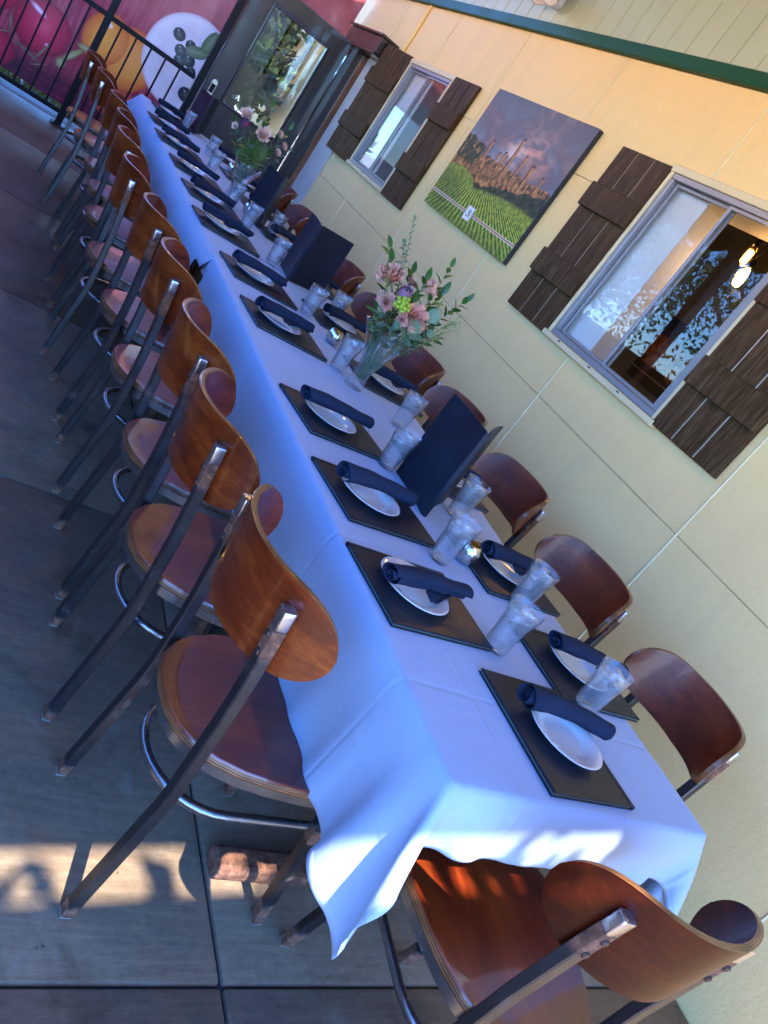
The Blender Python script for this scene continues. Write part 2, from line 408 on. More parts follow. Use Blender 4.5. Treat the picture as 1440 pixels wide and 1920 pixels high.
for i in range(len(yj)-1):
    for j in range(3):
        gz0 = .0 if j == 0 else .0022; gz1 = 0 if j == 2 else .0022
        rs = [(yj[i]+.0035, yj[i+1]-.0035, zj[j]+gz0, zj[j+1]-gz1)]
        for h in WIN: rs = cut(rs, h)
        mb = MB()
        for a0, a1, b0, b1 in rs: mb.box(W, a0, b0, W+.012, a1, b1)
        mb.build('panel', M['stucco'], wall)
for y in yj[1:-1]:                                   # slim caulk beads over the upright joints
    for z0, z1 in ((-.02, 1.255), (2.17, 2.60)) if any(a-.02 < y < b+.02 for a, b, _, _ in WIN) else ((-.02, 2.60),):
        mb = MB(); mb.tube([(W+.0005, y, z0), (W+.0005, y+.002, (z0+z1)/2), (W+.0005, y, z1)], .0052, 6); mb.build('joint_bead', M['stucco_joint'], wall, smooth=60)
# green fascia strip and the pale green boards over it
sid = thing('board_siding', 'pale green vertical board siding above the dark green trim', 'siding')
y = -3.0; k = 0
while y < 9.6:
    wd = .176
    MB().box(W-.018, y+.003, 2.672, W+.01, y+wd-.003, 3.72).build('board', M['siding'], sid, bevel=.004)
    y += wd
tag(MB().box(W-.035, -3.05, 2.602, W-.001, 9.7, 2.67).build('trim_board', M['green_paint'], bevel=.004), 'dark green trim board running along the top of the stucco', 'trim')

# patio roof out of the picture overhead: boards on a slope, open towards the left and the street
def zroof(x): return 3.62 - (W - x) * .19
roof = struct(bpy.data.objects.new('patio_roof', None)); COL.objects.link(roof)
def rpan(x0, x1, y0, y1, nm='roof_panel'):
    a, b_ = zroof(x0), zroof(x1)
    MB().add([(x0,y0,a),(x1,y0,b_),(x1,y1,b_),(x0,y1,a),(x0,y0,a+.06),(x1,y0,b_+.06),(x1,y1,b_+.06),(x0,y1,a+.06)],
             [(0,3,2,1),(4,5,6,7),(0,1,5,4),(1,2,6,5),(2,3,7,6),(3,0,4,7)]).build(nm, M['roof'], roof)
XE = -1.95
def yslot(yf, xf=-.25): return yf - zroof(xf) / math.tan(R_(SUN_EL)) * math.cos(R_(SUN_AZ))
ya, yb = yslot(.41), yslot(.262)
rpan(XE, W-.02, ya, 7.2)
rpan(XE, W-.02, yb-.04, yb)
rpan(XE, W-.02, yb-.58, yb-.055)
rpan(.22, W-.021, yb+.001, ya-.001)
for yy in (-2.6, 0.2, 3.0, 5.6, 7.1):
    MB().box(XE+.02, yy-.06, 2.66, XE+.14, yy+.06, zroof(XE)).box(XE+.02, yy-.06, -.05, XE+.14, yy+.06, 2.66).build('post', M['post'], roof, bevel=.006)
mb = MB(); rings = []
n = 420
top = [(XE-.02, -2.9 + i*(10.1/n), zroof(XE)+.02) for i in range(n+1)]
bot = [(XE-.02 + .015*math.sin(i*.21), -2.9 + i*(10.1/n), 2.66 + .07*(1-abs(math.sin(i*PI/14)))) for i in range(n+1)]
mb.grid([top, bot]); va = mb.build('valance', M['valance'], roof, smooth=0)
so = va.modifiers.new('s', 'SOLIDIFY'); so.thickness = .004
tag(MB().box(XE-.12, -.9, -.03, XE-.02, 7.4, 1.38).box(XE-.14, -.92, 1.38, XE, 7.42, 1.43).build('blocker_wall', M['blockerwall'], bevel=.004), 'unseen olive grey half wall added to block low light on the open side', 'wall')  # unseen half wall, added to keep low side light off the cloth drop
vm = MB(); vr = random.Random(9)                     # unseen vine leaves, added over the roof slot to break the sunlight up
for k in range(50):
    x = vr.uniform(-1.9, .25); y = yb + vr.gauss(.0, .035) + (.04 if x < -.75 else 0); z = zroof(x) + .075 + vr.uniform(0, .06); a = vr.uniform(0, 6.28); L = vr.uniform(.03, .07)
    c_, s_ = math.cos(a), math.sin(a); t_ = vr.uniform(-.02, .02)
    vm.add([(x-L*c_, y-L*s_, z), (x-L*.5*s_, y+L*.5*c_, z+t_), (x+L*c_, y+L*s_, z), (x+L*.5*s_, y-L*.5*c_, z-t_)], [(0, 1, 2, 3)])
vo = vm.build('vine', simple('dapple_leaf', (.05,.10,.03), .5)); vo['kind'] = 'stuff'; vo['label'] = 'unseen vine leaves added over the roof slot to dapple the sun'; vo['category'] = 'vine'

# ------------------------------------------------------------------ dining room behind the windows
room = struct(bpy.data.objects.new('dining_room', None)); COL.objects.link(room)
MB().box(3.55, .2, -.1, 3.65, 8.2, 3.1).build('back_wall', M['olive'], room)
MB().box(1.70, .1, -.1, 3.7, .2, 3.1).build('side_wall', M['olive'], room)
MB().box(1.70, 8.2, -.1, 3.7, 8.3, 3.1).build('side_wall', M['olive'], room)
MB().box(1.70, .1, 2.75, 3.7, 8.3, 2.85).build('ceiling', M['dark_ceiling'], room)
MB().box(1.70, .1, -.15, 3.7, 8.3, -.1).build('room_floor', M['dark_ceiling'], room)
for k in range(9): MB().box(1.71, .6+k*.9, 2.62, 3.54, .7+k*.9, 2.749).build('beam', M['dark_ceiling'], room)
for (a, b_, c, d) in WIN:            # deep reveal boards
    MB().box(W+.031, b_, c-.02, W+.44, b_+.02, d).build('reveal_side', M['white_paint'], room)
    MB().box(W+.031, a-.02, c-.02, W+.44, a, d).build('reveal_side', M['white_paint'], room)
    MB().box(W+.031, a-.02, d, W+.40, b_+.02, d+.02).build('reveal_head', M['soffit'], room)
    MB().box(W+.031, a, c-.04, W+.30, b_, c-.02).build('reveal_sill', M['white_paint'], room)
MB().box(W+.050, 2.375, 1.27, W+.056, 2.63, 2.16).build('blind_panel', M['white_paint'], room)
MB().box(W+.050, 5.80, 1.262, W+.056, 6.23, 2.14).build('blind_panel', M['white_paint'], room)
def window(nm, label, a, b_, c, d):
    o = thing(nm, label, 'window', (W, (a+b_)/2, c)); x0 = -.014; x1 = .03
    h = (b_-a)/2; H = d-c; f = .028
    def bx(n, m, *a_, bv=.003): return MB().box(*a_).build(n, m, o, bevel=bv)
    bx('frame_head', M['alu'], x0, -h, H-f, x1, h, H); bx('frame_sill', M['alu'], x0, -h, 0, x1, h, f)
    bx('frame_jamb', M['alu'], x0, -h, f, x1, -h+f, H-f); bx('frame_jamb', M['alu'], x0, h-f, f, x1, h, H-f)
    for s_, xx in ((1, .012), (-1, -.006)):          # two sliding sashes, one in front of the other
        lo, hi = (-.012, h-f-.002) if s_ > 0 else (-h+f+.002, .018)
        q = .018
        sash = MB().box(xx, lo, f+.002, xx+.012, lo+q+.006, H-f-.002).box(xx, hi-q, f+.002, xx+.012, hi, H-f-.002) \
            .box(xx, lo+q+.006, f+.002, xx+.012, hi-q, f+q).box(xx, lo+q+.006, H-f-q, xx+.012, hi-q, H-f-.002).build('sash', M['alu'], o, bevel=.002)
        MB().box(xx+.004, lo+q+.004, f+q-.002, xx+.008, hi-q+.002, H-f-q+.002).build('pane', M['pane'], o)
    t_ = .035
    bx('casing', M['cream'], -.022, -h-t_, H, .006, h+t_, H+t_); bx('casing', M['cream'], -.022, h, 0, .006, h+t_*.6, H)
    bx('casing', M['cream'], -.022, -h-t_*.6, 0, .006, -h, H); bx('sill', M['cream'], -.034, -h-t_, -.03, .006, h+t_, -.001)
    for yy in (-h*.5, h*.05, h*.7): MB().box(-.036, yy, -.012, -.0335, yy+.018, -.006).build('weep_slot', M['black_metal'], o)
    return o
window('sliding_window', 'grey sliding window between two shutters nearest the camera', *WIN[0])
window('sliding_window', 'narrow grey sliding window beside the dark door at the far end', *WIN[1])
M['gapm'] = simple('gap_light', (.55,.46,.33), .8)
def shutter(label, a, b_, c, d, th=0.0, hinge=None):
    o = thing('shutter', label, 'shutter', (W-.026, hinge if hinge is not None else (a+b_)/2, c), 0, 'dark brown board shutters')
    o.rotation_euler = (0, 0, th)
    y0, y1 = a-o.location.y, b_-o.location.y; H = d-c; wb = (y1-y0)/3
    for k in range(3):
        MB().box(0, y0+k*wb+.0045, 0, .024, y0+(k+1)*wb-.0045, H).build('board', M['shutter'], o, bevel=.003)
    MB().box(.006, y0+.006, .006, .022, y1-.006, H-.006).build('backing', M['gapm'], o)
    for zz in (.21, H-.34):
        MB().box(-.022, y0+.004, zz, -.001, y1-.004, zz+.13).build('batten', M['shutter'], o, bevel=.004)
    return o
shutter('dark brown board shutter between the landscape canvas and the near window', 2.652, 3.088, 1.24, 2.182)
shutter('dark brown board shutter cut off by the right edge of the picture', 1.285, 1.712, 1.25, 2.19)
shutter('dark brown board shutter between the far window and the landscape canvas', 4.89, 5.325, 1.225, 2.178)
shutter('dark brown board shutter swung slightly open next to the door', 6.262, 6.70, 1.23, 2.188, R_(11.5), 6.262)

# hanging lamps in the dining room
def emit(name, col, s_):
    m, t, b = mk(name); b.inputs['Emission Color'].default_value = (*col, 1); b.inputs['Emission Strength'].default_value = s_
    b.inputs['Base Color'].default_value = (.8,.5,.2,1); return m
M['filament'] = emit('filament_glow', (1.0,.42,.09), 4.0)
M['amber'] = clear_mat('amber_glass', (1.0,.62,.25), .05, 1.3)
for lab, x, y, z in (('upper amber filament bulb hanging behind the near window', 2.30, 2.57, 2.07), ('lower amber filament bulb hanging behind the near window', 2.28, 2.49, 1.965)):
    o = thing('filament_bulb', lab, 'bulb', (x, y, z), 0, 'filament bulbs behind the window')
    MB().lathe([(.004, 0), (.022, .01), (.03, .035), (.027, .075), (.015, .105), (.013, .12)], 14).build('glass_bulb', M['amber'], o, smooth=0)
    MB().lathe([(.001, .015), (.0125, .02), (.0145, .05), (.0125, .085), (.001, .09)], 10).build('filament', M['filament'], o, smooth=0)
    MB().lathe([(.0145, .116), (.016, .15), (.006, .16)], 10).tube([(0, 0, .155), (0, 0, 2.74-z)], .003, 6).build('socket', M['black_metal'], o, smooth=40)
    ld = bpy.data.lights.new('lamp', 'POINT'); ld.energy = .7; ld.color = (1, .55, .2); ld.shadow_soft_size = .04
    lo = bpy.data.objects.new('lamp', ld); COL.objects.link(lo); lo.parent = o; lo.location = (0.05, 0, -.03)

# string of bulbs under the eave (mirrored in the near window)
STR = [(.58, y, 2.68) for y in (-.6, .6, 1.8, 3.0, 4.2, 5.4, 6.6)]
bulbme = MB().lathe([(.001, -.10), (.02, -.09), (.03, -.065), (.026, -.03), (.014, 0)], 12).mesh('bulb', M['filament'], smooth=0)
for i, (x, y, z) in enumerate(STR):
    o = thing('string_bulb', f'warm hanging bulb under the patio eave, {ORD[i]} from the street side', 'bulb', (x, y, z), 0, 'bulbs under the eave')
    link('bulb', bulbme, o)
    MB().lathe([(.015, -.002), (.017, .04), (.005, .05)], 10).tube([(0, 0, .045), (0, 0, zroof(x)-z)], .003, 6).build('socket', M['black_metal'], o, smooth=40)
    ld = bpy.data.lights.new('bulb_light', 'POINT'); ld.energy = 1.0; ld.color = (1, .54, .10); ld.shadow_soft_size = .03
    lo = bpy.data.objects.new('bulb_light', ld); COL.objects.link(lo); lo.parent = o; lo.location = (0, 0, -.14)

# ------------------------------------------------------------------ printed panels
class Print:
    """flat printed picture: colour layers in metres on the panel's own plane"""
    def __init__(s, name, mask, rough=.5, coat=0):
        s.m, s.t, s.b = mk(name); t = s.t
        tc = nd(t, 'ShaderNodeTexCoord'); v = nd(t, 'ShaderNodeVectorMath', {1: mask}, operation='MULTIPLY'); t.links.new(tc.outputs['Object'], v.inputs[0])
        s.v = v.outputs[0]; s.mask = mask; s.sep = nd(t, 'ShaderNodeSeparateXYZ'); t.links.new(s.v, s.sep.inputs[0])
        s.a = s.sep.outputs['X' if mask[0] else 'Y']; s.z = s.sep.outputs['Z']
        s.b.inputs['Roughness'].default_value = rough; s.b.inputs['Coat Weight'].default_value = coat; s.c = None
    def local(s, ca, cz, ra, rz, rot=0, warp=0, wscale=6):
        t = s.t; v = s.v
        if warp:
            nn = nd(t, 'ShaderNodeTexNoise', {'Scale': wscale, 'Detail': 3.0}); t.links.new(s.v, nn.inputs['Vector'])
            q = nd(t, 'ShaderNodeVectorMath', {1: (.5,.5,.5)}, operation='SUBTRACT'); t.links.new(nn.outputs['Color'], q.inputs[0])
            q2 = nd(t, 'ShaderNodeVectorMath', {1: tuple(warp*k for k in s.mask)}, operation='MULTIPLY'); t.links.new(q.outputs[0], q2.inputs[0])
            q3 = nd(t, 'ShaderNodeVectorMath', operation='ADD'); t.links.new(s.v, q3.inputs[0]); t.links.new(q2.outputs[0], q3.inputs[1]); v = q3.outputs[0]
        X = s.mask[0] == 1
        mp = nd(t, 'ShaderNodeMapping', {'Location': (ca, 0, cz) if X else (0, ca, cz), 'Rotation': (0, rot, 0) if X else (rot, 0, 0), 'Scale': (ra, 1, rz) if X else (1, ra, rz)})
        mp.vector_type = 'TEXTURE'; t.links.new(v, mp.inputs[0]); return mp.outputs[0]
    def dist(s, *a, **k):
        ln = nd(s.t, 'ShaderNodeVectorMath', operation='LENGTH'); s.t.links.new(s.local(*a, **k), ln.inputs[0]); return ln.outputs['Value']
    def over(s, mask, col): s.c = mixc(s.t, mask, s.c, col); return s
    def ell(s, ca, cz, ra, rz, stops, rot=0, soft=.06, warp=0, wscale=6, op=1.0):
        d = s.dist(ca, cz, ra, rz, rot, warp, wscale); return s.over(maprange(s.t, d, 1, 1-soft, 0, op), ramp(s.t, d, stops))
    def ring(s, ca, cz, ra, rz, w_, col, rot=0, half=None):
        d = s.dist(ca, cz, ra, rz, rot); q = math_(s.t, 'ABSOLUTE', math_(s.t, 'SUBTRACT', d, 1.0)); return s.over(maprange(s.t, q, w_, w_*.7), col)
    def rect(s, ca, cz, ra, rz, col, rot=0, warp=0, wscale=6, soft=.05):
        sp = nd(s.t, 'ShaderNodeSeparateXYZ'); s.t.links.new(s.local(ca, cz, ra, rz, rot, warp, wscale), sp.inputs[0])
        d = math_(s.t, 'MAXIMUM', math_(s.t, 'ABSOLUTE', sp.outputs['X' if s.mask[0] else 'Y']), math_(s.t, 'ABSOLUTE', sp.outputs['Z']))
        return s.over(maprange(s.t, d, 1, 1-soft), col)
    def noise(s, scale, detail=5, stretch=(1, 1, 1), dist=0):
        mp = nd(s.t, 'ShaderNodeMapping', {'Scale': stretch}); s.t.links.new(s.v, mp.inputs[0]); return noise(s.t, mp.outputs[0], scale, detail, .58, dist)
    def done(s, transl=0):
        s.t.links.new(s.c, s.b.inputs['Base Color'])
        if transl:
            tl = nd(s.t, 'ShaderNodeBsdfTranslucent'); s.t.links.new(s.c, tl.inputs['Color'])
            mx = nd(s.t, 'ShaderNodeMixShader', {0: transl}); s.t.links.new(s.b.outputs[0], mx.inputs[1]); s.t.links.new(tl.outputs[0], mx.inputs[2])
            s.t.links.new(mx.outputs[0], s.t.nodes['Material Output'].inputs[0])
        return s.m

# landscape canvas: sky over a hill town and vine rows
cvy0, cvy1, cvz0, cvz1 = 3.34, 4.606, 1.38, 2.211
def U(u): return cvy1 - u*(cvy1-cvy0)
def V(v): return cvz0 + v*(cvz1-cvz0)
p = Print('canvas_print', (0, 1, 1), .5, .0); p.b.inputs['Specular IOR Level'].default_value = .2; t = p.t
cl = p.noise(2.6, 7, (1, 1, 1.7), .5); cl2 = p.noise(6, 6, (1, 1, 2.2), .4)
up = maprange(t, p.z, V(.45), V(1.0)); rt = maprange(t, p.a, U(0), U(1))
skyc = mixc(t, up, (.30,.32,.36), (.075,.075,.085))
skyc = mixc(t, math_(t, 'MULTIPLY', maprange(t, rt, .55, 1), maprange(t, up, .6, .0)), skyc, (.10,.16,.26))
pur = ramp(t, cl, [(.30, (.04,.036,.042)), (.5, (.12,.085,.085)), (.7, (.30,.20,.18))])
p.c = mixc(t, maprange(t, cl, .38, .56), skyc, pur)
glow = p.dist(U(.62), V(.66), .42, .17, 0, .25, 4)
p.over(math_(t, 'MULTIPLY', maprange(t, glow, 1, .2), maprange(t, cl2, .42, .62)), (.62,.30,.20))
p.over(math_(t, 'MULTIPLY', maprange(t, p.dist(U(.52), V(.62), .16, .12), 1, .1, 0, .8), maprange(t, cl2, .35, .6)), (.72,.60,.52))
# town ridge
p.rect(U(.5), V(.40), .70, .105, ramp(t, p.noise(26, 5), [(.35, (.03,.035,.015)), (.48, (.22,.10,.03)), (.6, (.50,.22,.06)), (.7, (.62,.30,.10))]), .012, .07, 7)
for u, v0, v1, w_ in ((.275,.50,.655,.017), (.40,.46,.60,.012), (.45,.46,.62,.015), (.475,.44,.60,.010), (.53,.42,.755,.020), (.635,.42,.665,.013), (.655,.40,.52,.012), (.74,.36,.625,.021), (.86,.34,.50,.022), (.865,.45,.585,.014), (.93,.32,.43,.02), (.20,.5,.56,.02)):
    p.rect(U(u), V((v0+v1)/2), w_, (v1-v0)/2*(cvz1-cvz0), ramp(t, p.noise(40, 3), [(.35, (.30,.12,.035)), (.65, (.58,.27,.09))]), 0, .012, 20)
    p.rect(U(u)+w_*.75, V((v0+v1)/2)-.003, w_*.3, (v1-v0)/2*(cvz1-cvz0), (.12,.05,.03))
    p.rect(U(u), V(v1)-.004, w_*.9, .008, (.13,.06,.03))
# trees under the town
tr = ramp(t, p.noise(30, 6), [(.35, (.008,.012,.006)), (.55, (.035,.05,.015)), (.72, (.11,.10,.03))])
p.rect(U(.62), V(.315), .62, .062, tr, -.16, .10, 9)
p.rect(U(.10), V(.52), .17, .075, ramp(t, p.noise(26, 5), [(.4, (.02,.03,.01)), (.55, (.09,.08,.02)), (.66, (.42,.19,.05))]), .1, .08, 9)
# vine rows fan out towards the lower edge
fieldm = math_(t, 'MINIMUM', p.dist(U(.80), V(-1.57), 2.3, 1.60, 0, .02, 5), p.dist(U(.14), V(.10), .42, .235, 0, .02, 5))
dx = math_(t, 'SUBTRACT', p.a, U(.38)); dz = math_(t, 'SUBTRACT', V(.52), p.z)
ang = math_(t, 'DIVIDE', dx, dz); row = math_(t, 'SINE', math_(t, 'MULTIPLY', ang, 44.0))
vn = p.noise(34, 5)
vc = ramp(t, math_(t, 'ADD', math_(t, 'MULTIPLY', row, .18), vn), [(.33, (.05,.085,.008)), (.52, (.22,.28,.022)), (.72, (.50,.52,.06))])
vc = mixc(t, maprange(t, p.z, V(.10), V(.0), 0, .5), vc, ramp(t, p.noise(20, 5), [(.4, (.03,.05,.01)), (.65, (.22,.25,.05))]))
p.over(maprange(t, fieldm, 1, .985), vc)
p.over(maprange(t, p.dist(U(.12), V(.18), .30, .16, .1, .05), 1, .5, 0, .45), (.05,.07,.015))
for dz_ in (-.007, .007): p.rect(U(.5), V(.125)+dz_, .70, .0032, (.62,.50,.38), 0, 0)
p.rect(U(.5), V(.125), .70, .003, (.45,.12,.08))
p.rect(U(.485), V(.125), .050, .046, (.55,.16,.12), 0, 0, 6, .02); p.rect(U(.485), V(.125), .047, .043, (.80,.78,.74), 0, 0, 6, .02)
p.ell(U(.478)-.008, V(.14), .008, .017, [(0, (.05,.25,.08)), (1, (.05,.25,.08))], .3); p.ell(U(.478)-.014, V(.128), .006, .014, [(0, (.08,.3,.1)), (1, (.08,.3,.1))], -.5)
p.ring(U(.50), V(.13), .010, .013, .22, (.45,.10,.12)); p.rect(U(.485), V(.105), .026, .0035, (.40,.12,.14)); p.rect(U(.495), V(.128), .014, .003, (.35,.35,.35), .4)
cmat = p.done()
cv = thing('landscape_canvas', 'large canvas of a towered hill town above vine rows on the wall', 'picture')
MB().add([(W-.033, cvy0, cvz0), (W-.033, cvy1, cvz0), (W-.033, cvy1, cvz1), (W-.033, cvy0, cvz1)], [(0, 1, 2, 3)]).build('print', cmat, cv)
MB().box(W-.032, cvy0, cvz0, W-.001, cvy1, cvz1).build('stretcher', simple('canvas_side', (.012,.014,.022), .4), cv, bevel=.002)

# sunset picture on the dining room wall
p = Print('sunset_print', (0, 1, 1), .4); t = p.t
p.c = mixc(t, maprange(t, p.z, 1.50, 1.75), (.05,.03,.01), (.02,.025,.06))
p.rect(3.70, 1.53, .5, .11, ramp(t, p.noise(14, 5), [(.35, (.03,.02,.008)), (.5, (.35,.12,.02)), (.68, (.75,.35,.06))]), 0, .15, 7)
p.rect(3.70, 1.36, .5, .004, (.5,.4,.3))
sp_ = thing('sunset_picture', 'dark sunset picture hanging inside behind the near window glass', 'picture')
MB().box(3.515, 3.40, 1.28, 3.548, 3.98, 1.80).build('panel', p.done(), sp_)

# food banner behind the railing
p = Print('banner_print', (1, 0, 1), .42, .1); t = p.t
pl = p.noise(3, 5, (9, 1, .7)); pn = p.noise(5, 5)
p.c = ramp(t, pl, [(.3, (.16,.012,.03)), (.5, (.28,.025,.05)), (.7, (.42,.07,.09))])
p.over(maprange(t, p.z, .95, 1.5, 0, .75), ramp(t, p.noise(4, 6), [(.3, (.30,.05,.06)), (.6, (.46,.13,.13)), (.75, (.55,.24,.22))]))
p.over(maprange(t, math_(t, 'ADD', p.z, math_(t, 'MULTIPLY', p.a, -.10)), .46, .30, 0, .85), ramp(t, p.noise(3.5, 5, (1, 1, 9)), [(.35, (.012,.004,.01)), (.55, (.09,.006,.025)), (.7, (.26,.02,.06))]))
red = [(0, (.62,.05,.10)), (.35, (.52,.018,.06)), (.8, (.36,.008,.035)), (1, (.16,.004,.015))]
p.ell(-1.02, .22, .24, .17, red); p.ell(-1.10, .70, .20, .22, red); p.ell(-.69, .575, .245, .225, red)
p.ell(-.77, .685, .10, .028, [(0, (.85,.60,.72)), (1, (.6,.2,.3))], .3, .7); p.ell(-.60, .47, .03, .02, [(0, (.8,.5,.6)), (1, (.6,.2,.3))], 0, .8)
org = [(0, (.78,.32,.05)), (.5, (.74,.25,.04)), (.85, (.60,.13,.025)), (1, (.36,.04,.01))]
p.ell(.10, .36, .26, .15, [(0, (.70,.20,.10)), (1, (.38,.03,.02))])
p.ell(.02, .76, .27, .29, org, .25); p.ell(-.22, .80, .20, .24, org, .15, .08)
p.ell(-.23, .92, .045, .035, [(0, (.85,.75,.72)), (1, (.75,.42,.12))], .5, .9); p.ell(.02, .80, .2, .22, [(0, (.74,.24,.06)), (1, (.74,.22,.05))], 0, .9, op=.6)
for a, z, ra, rz, r in ((-.40, .52, .030, .13, .62), (-.33, .635, .075, .030, -.1), (-.455, .41, .045, .05, 0)):
    p.ell(a, z, ra, rz, [(0, (.42,.36,.16)), (.7, (.24,.20,.07)), (1, (.12,.09,.03))], r, .15)
for a, z, ra, rz, r in ((-.62, .40, .014, .15, .35), (-.72, .33, .16, .011, .18), (-.60, .29, .10, .009, -.6), (-.92, .47, .013, .10, -.3), (-.95, .36, .12, .008, -.5)):
    p.ell(a, z, ra, rz, [(0, (.26,.17,.10)), (1, (.08,.04,.02))], r, .3, .02, 9)
p.ell(.47, 1.03, .41, .43, [(0, (.60,.47,.50)), (.6, (.56,.42,.46)), (.9, (.64,.52,.55)), (1, (.50,.34,.38))], 0, .03)
p.over(math_(t, 'MULTIPLY', maprange(t, p.dist(.47, 1.03, .40, .42), 1, .9), maprange(t, p.noise(12, 4), .45, .7, 0, .35)), (.72,.62,.64))
olv = [(0, (.10,.09,.09)), (.4, (.035,.028,.03)), (1, (.010,.008,.010))]
for a, z, r in ((.30, 1.21, .062), (.43, 1.185, .055), (.37, 1.10, .06), (.47, 1.07, .065), (.40, 1.02, .06), (.53, 1.0, .05), (.58, .80, .075)):
    p.ell(a, z, r, r*.9, olv, .3, .1); p.ell(a-.02, z+.025, r*.3, r*.16, [(0, (.45,.42,.44)), (1, (.05,.04,.04))], .3, .9)
for a, z, ra, rz, r in ((.56, 1.30, .055, .125, .15), (.50, 1.17, .105, .055, -.35)):
    p.ell(a, z, ra, rz, [(0, (.16,.17,.09)), (.8, (.10,.12,.055)), (1, (.05,.06,.03))], r, .06); p.rect(a, z, ra*(.9 if ra > rz else .05), rz*(.9 if rz > ra else .05), (.24,.25,.15), r)
bmat = p.done(.28)
BY = 8.0
def banner(label, x0, x1, z0, z1):
    mb = MB(); nx, nz = 40, 20
    P = [[(x0+(x1-x0)*i/nx, BY+.012*math.sin((x0+(x1-x0)*i/nx)*5.1+1)+.006*math.sin(j*.9+i*.35), z0+(z1-z0)*j/nz) for i in range(nx+1)] for j in range(nz+1)]
    o = mb.grid(P).build('food_banner', bmat, None, smooth=0)
    return tag(o, label, 'banner', 'printed banners')
banner('printed banner of tomatoes, mozzarella, olives and basil behind the black railing', -2.6, .80, .10, 2.5)
banner('red printed banner above the dark door', .80, 1.60, 1.98, 2.9)

# ------------------------------------------------------------------ railing, door and fittings at the far end
RY = 7.52
rl = thing('metal_railing', 'black metal railing in front of the food banner', 'railing', (0, RY, 0))
MB().box(-2.9, -.02, .985, .50, .02, 1.025).build('top_rail', M['black_metal'], rl, bevel=.003)
MB().box(-2.9, -.018, .095, .50, .018, .13).build('bottom_rail', M['black_metal'], rl, bevel=.003)
for x in (-1.95, -.305):
    MB().box(x-.028, -.028, 0, x+.028, .028, 2.9).build('post', M['black_metal'], rl, bevel=.003)
    MB().box(x-.06, -.06, .0, x+.06, .06, .012).build('base_plate', M['black_metal'], rl, bevel=.002)
x = -2.78
while x < .48:
    if min(abs(x+1.95), abs(x+.305)) > .06: MB().box(x-.008, -.008, .128, x+.008, .008, .988).build('baluster', M['black_metal'], rl)
    x += .1365
dr = thing('panel_door', 'dark brown door with a large glass pane at the far end', 'door', (0, 7.45, 0))
def bxd(n, m, *a, bv=.004): return MB().box(*a).build(n, m, dr, bevel=bv)
bxd('stile', M['door_wood'], .575, -.022, .02, .765, .022, 2.06); bxd('stile', M['door_wood'], 1.37, -.022, .02, 1.525, .022, 2.06)
bxd('rail', M['door_wood'], .765, -.0215, 1.91, 1.37, .0215, 2.059); bxd('rail', M['door_wood'], .765, -.0215, .021, 1.37, .0215, .96)
for a in ((.765, -.03, .96, .79, .0, 1.91), (1.345, -.03, .96, 1.37, 0, 1.91), (.79, -.03, 1.885, 1.345, 0, 1.91), (.79, -.03, .96, 1.345, 0, .985)): bxd('glazing_bead', M['jamb_wood'], *a, bv=.006)
MB().box(.78, -.004, .975, 1.355, .002, 1.895).build('pane', M['door_pane'], dr)
hp = MB(); hp.loft([[(.65+.028*math.cos(a)*1.0, yy, 1.0+(.028*math.sin(a)) + (.075 if math.sin(a) > 0 else -.075)) for a in [2*PI*k/20 for k in range(20)]] for yy in (-.023, -.03)])
hd = hp.build('lock_plate', M['chrome'], dr, bevel=.002)
MB().box(.63, -.0335, .985, .67, -.0301, 1.062).build('keypad', M['black_metal'], hd, bevel=.001)
MB().sphere((.65, -.062, .935), (.03, .026, .03), 14, 10).tube([(.65, -.03, .935), (.65, -.05, .935)], .013, 10).build('door_knob', M['chrome'], hd, smooth=50)
tag(MB().box(.505, 7.42, 0, .565, 7.49, 2.9).build('gate_post', M['black_metal'], bevel=.004), 'slim black post between the railing and the door', 'post')
jb = thing('door_jamb', 'dark varnished jamb with an orange worn edge beside the door', 'door frame')
MB().box(1.535, 7.23, 0, W-.002, 7.50, 2.12).build('jamb_board', M['jamb_wood'], jb, bevel=.004)
MB().box(1.60, 7.205, 0, W-.003, 7.229, 2.03).build('worn_edge', M['jamb_edge'], jb, bevel=.003)
hb = thing('header_box', 'glossy dark brown header box above the shutter beside the door', 'header')
MB().box(1.50, 6.72, 2.065, W-.004, 7.66, 2.20).build('box', M['jamb_wood'], hb, bevel=.006)
MB().box(1.475, 6.70, 2.201, W-.004, 7.68, 2.222).build('top_cap', M['jamb_wood'], hb, bevel=.004)
MB().box(1.485, 6.71, 2.046, W-.004, 7.67, 2.064).build('bottom_lip', M['jamb_wood'], hb, bevel=.004)
tag(MB().box(W-.014, 6.74, 0, W-.001, 7.20, 2.044).build('side_panel', simple('panel_grey', (.50,.45,.38), .7), bevel=.003), 'plain pale grey panel between the door jamb and the shutter', 'panel')
tag(MB().tube([(W-.012, 6.55, 2.19), (W-.012, 6.555, 2.4), (W-.012, 6.55, 2.6)], .013, 8).build('conduit', M['stucco'], smooth=50), 'thin painted conduit on the wall above the far shutter', 'pipe')
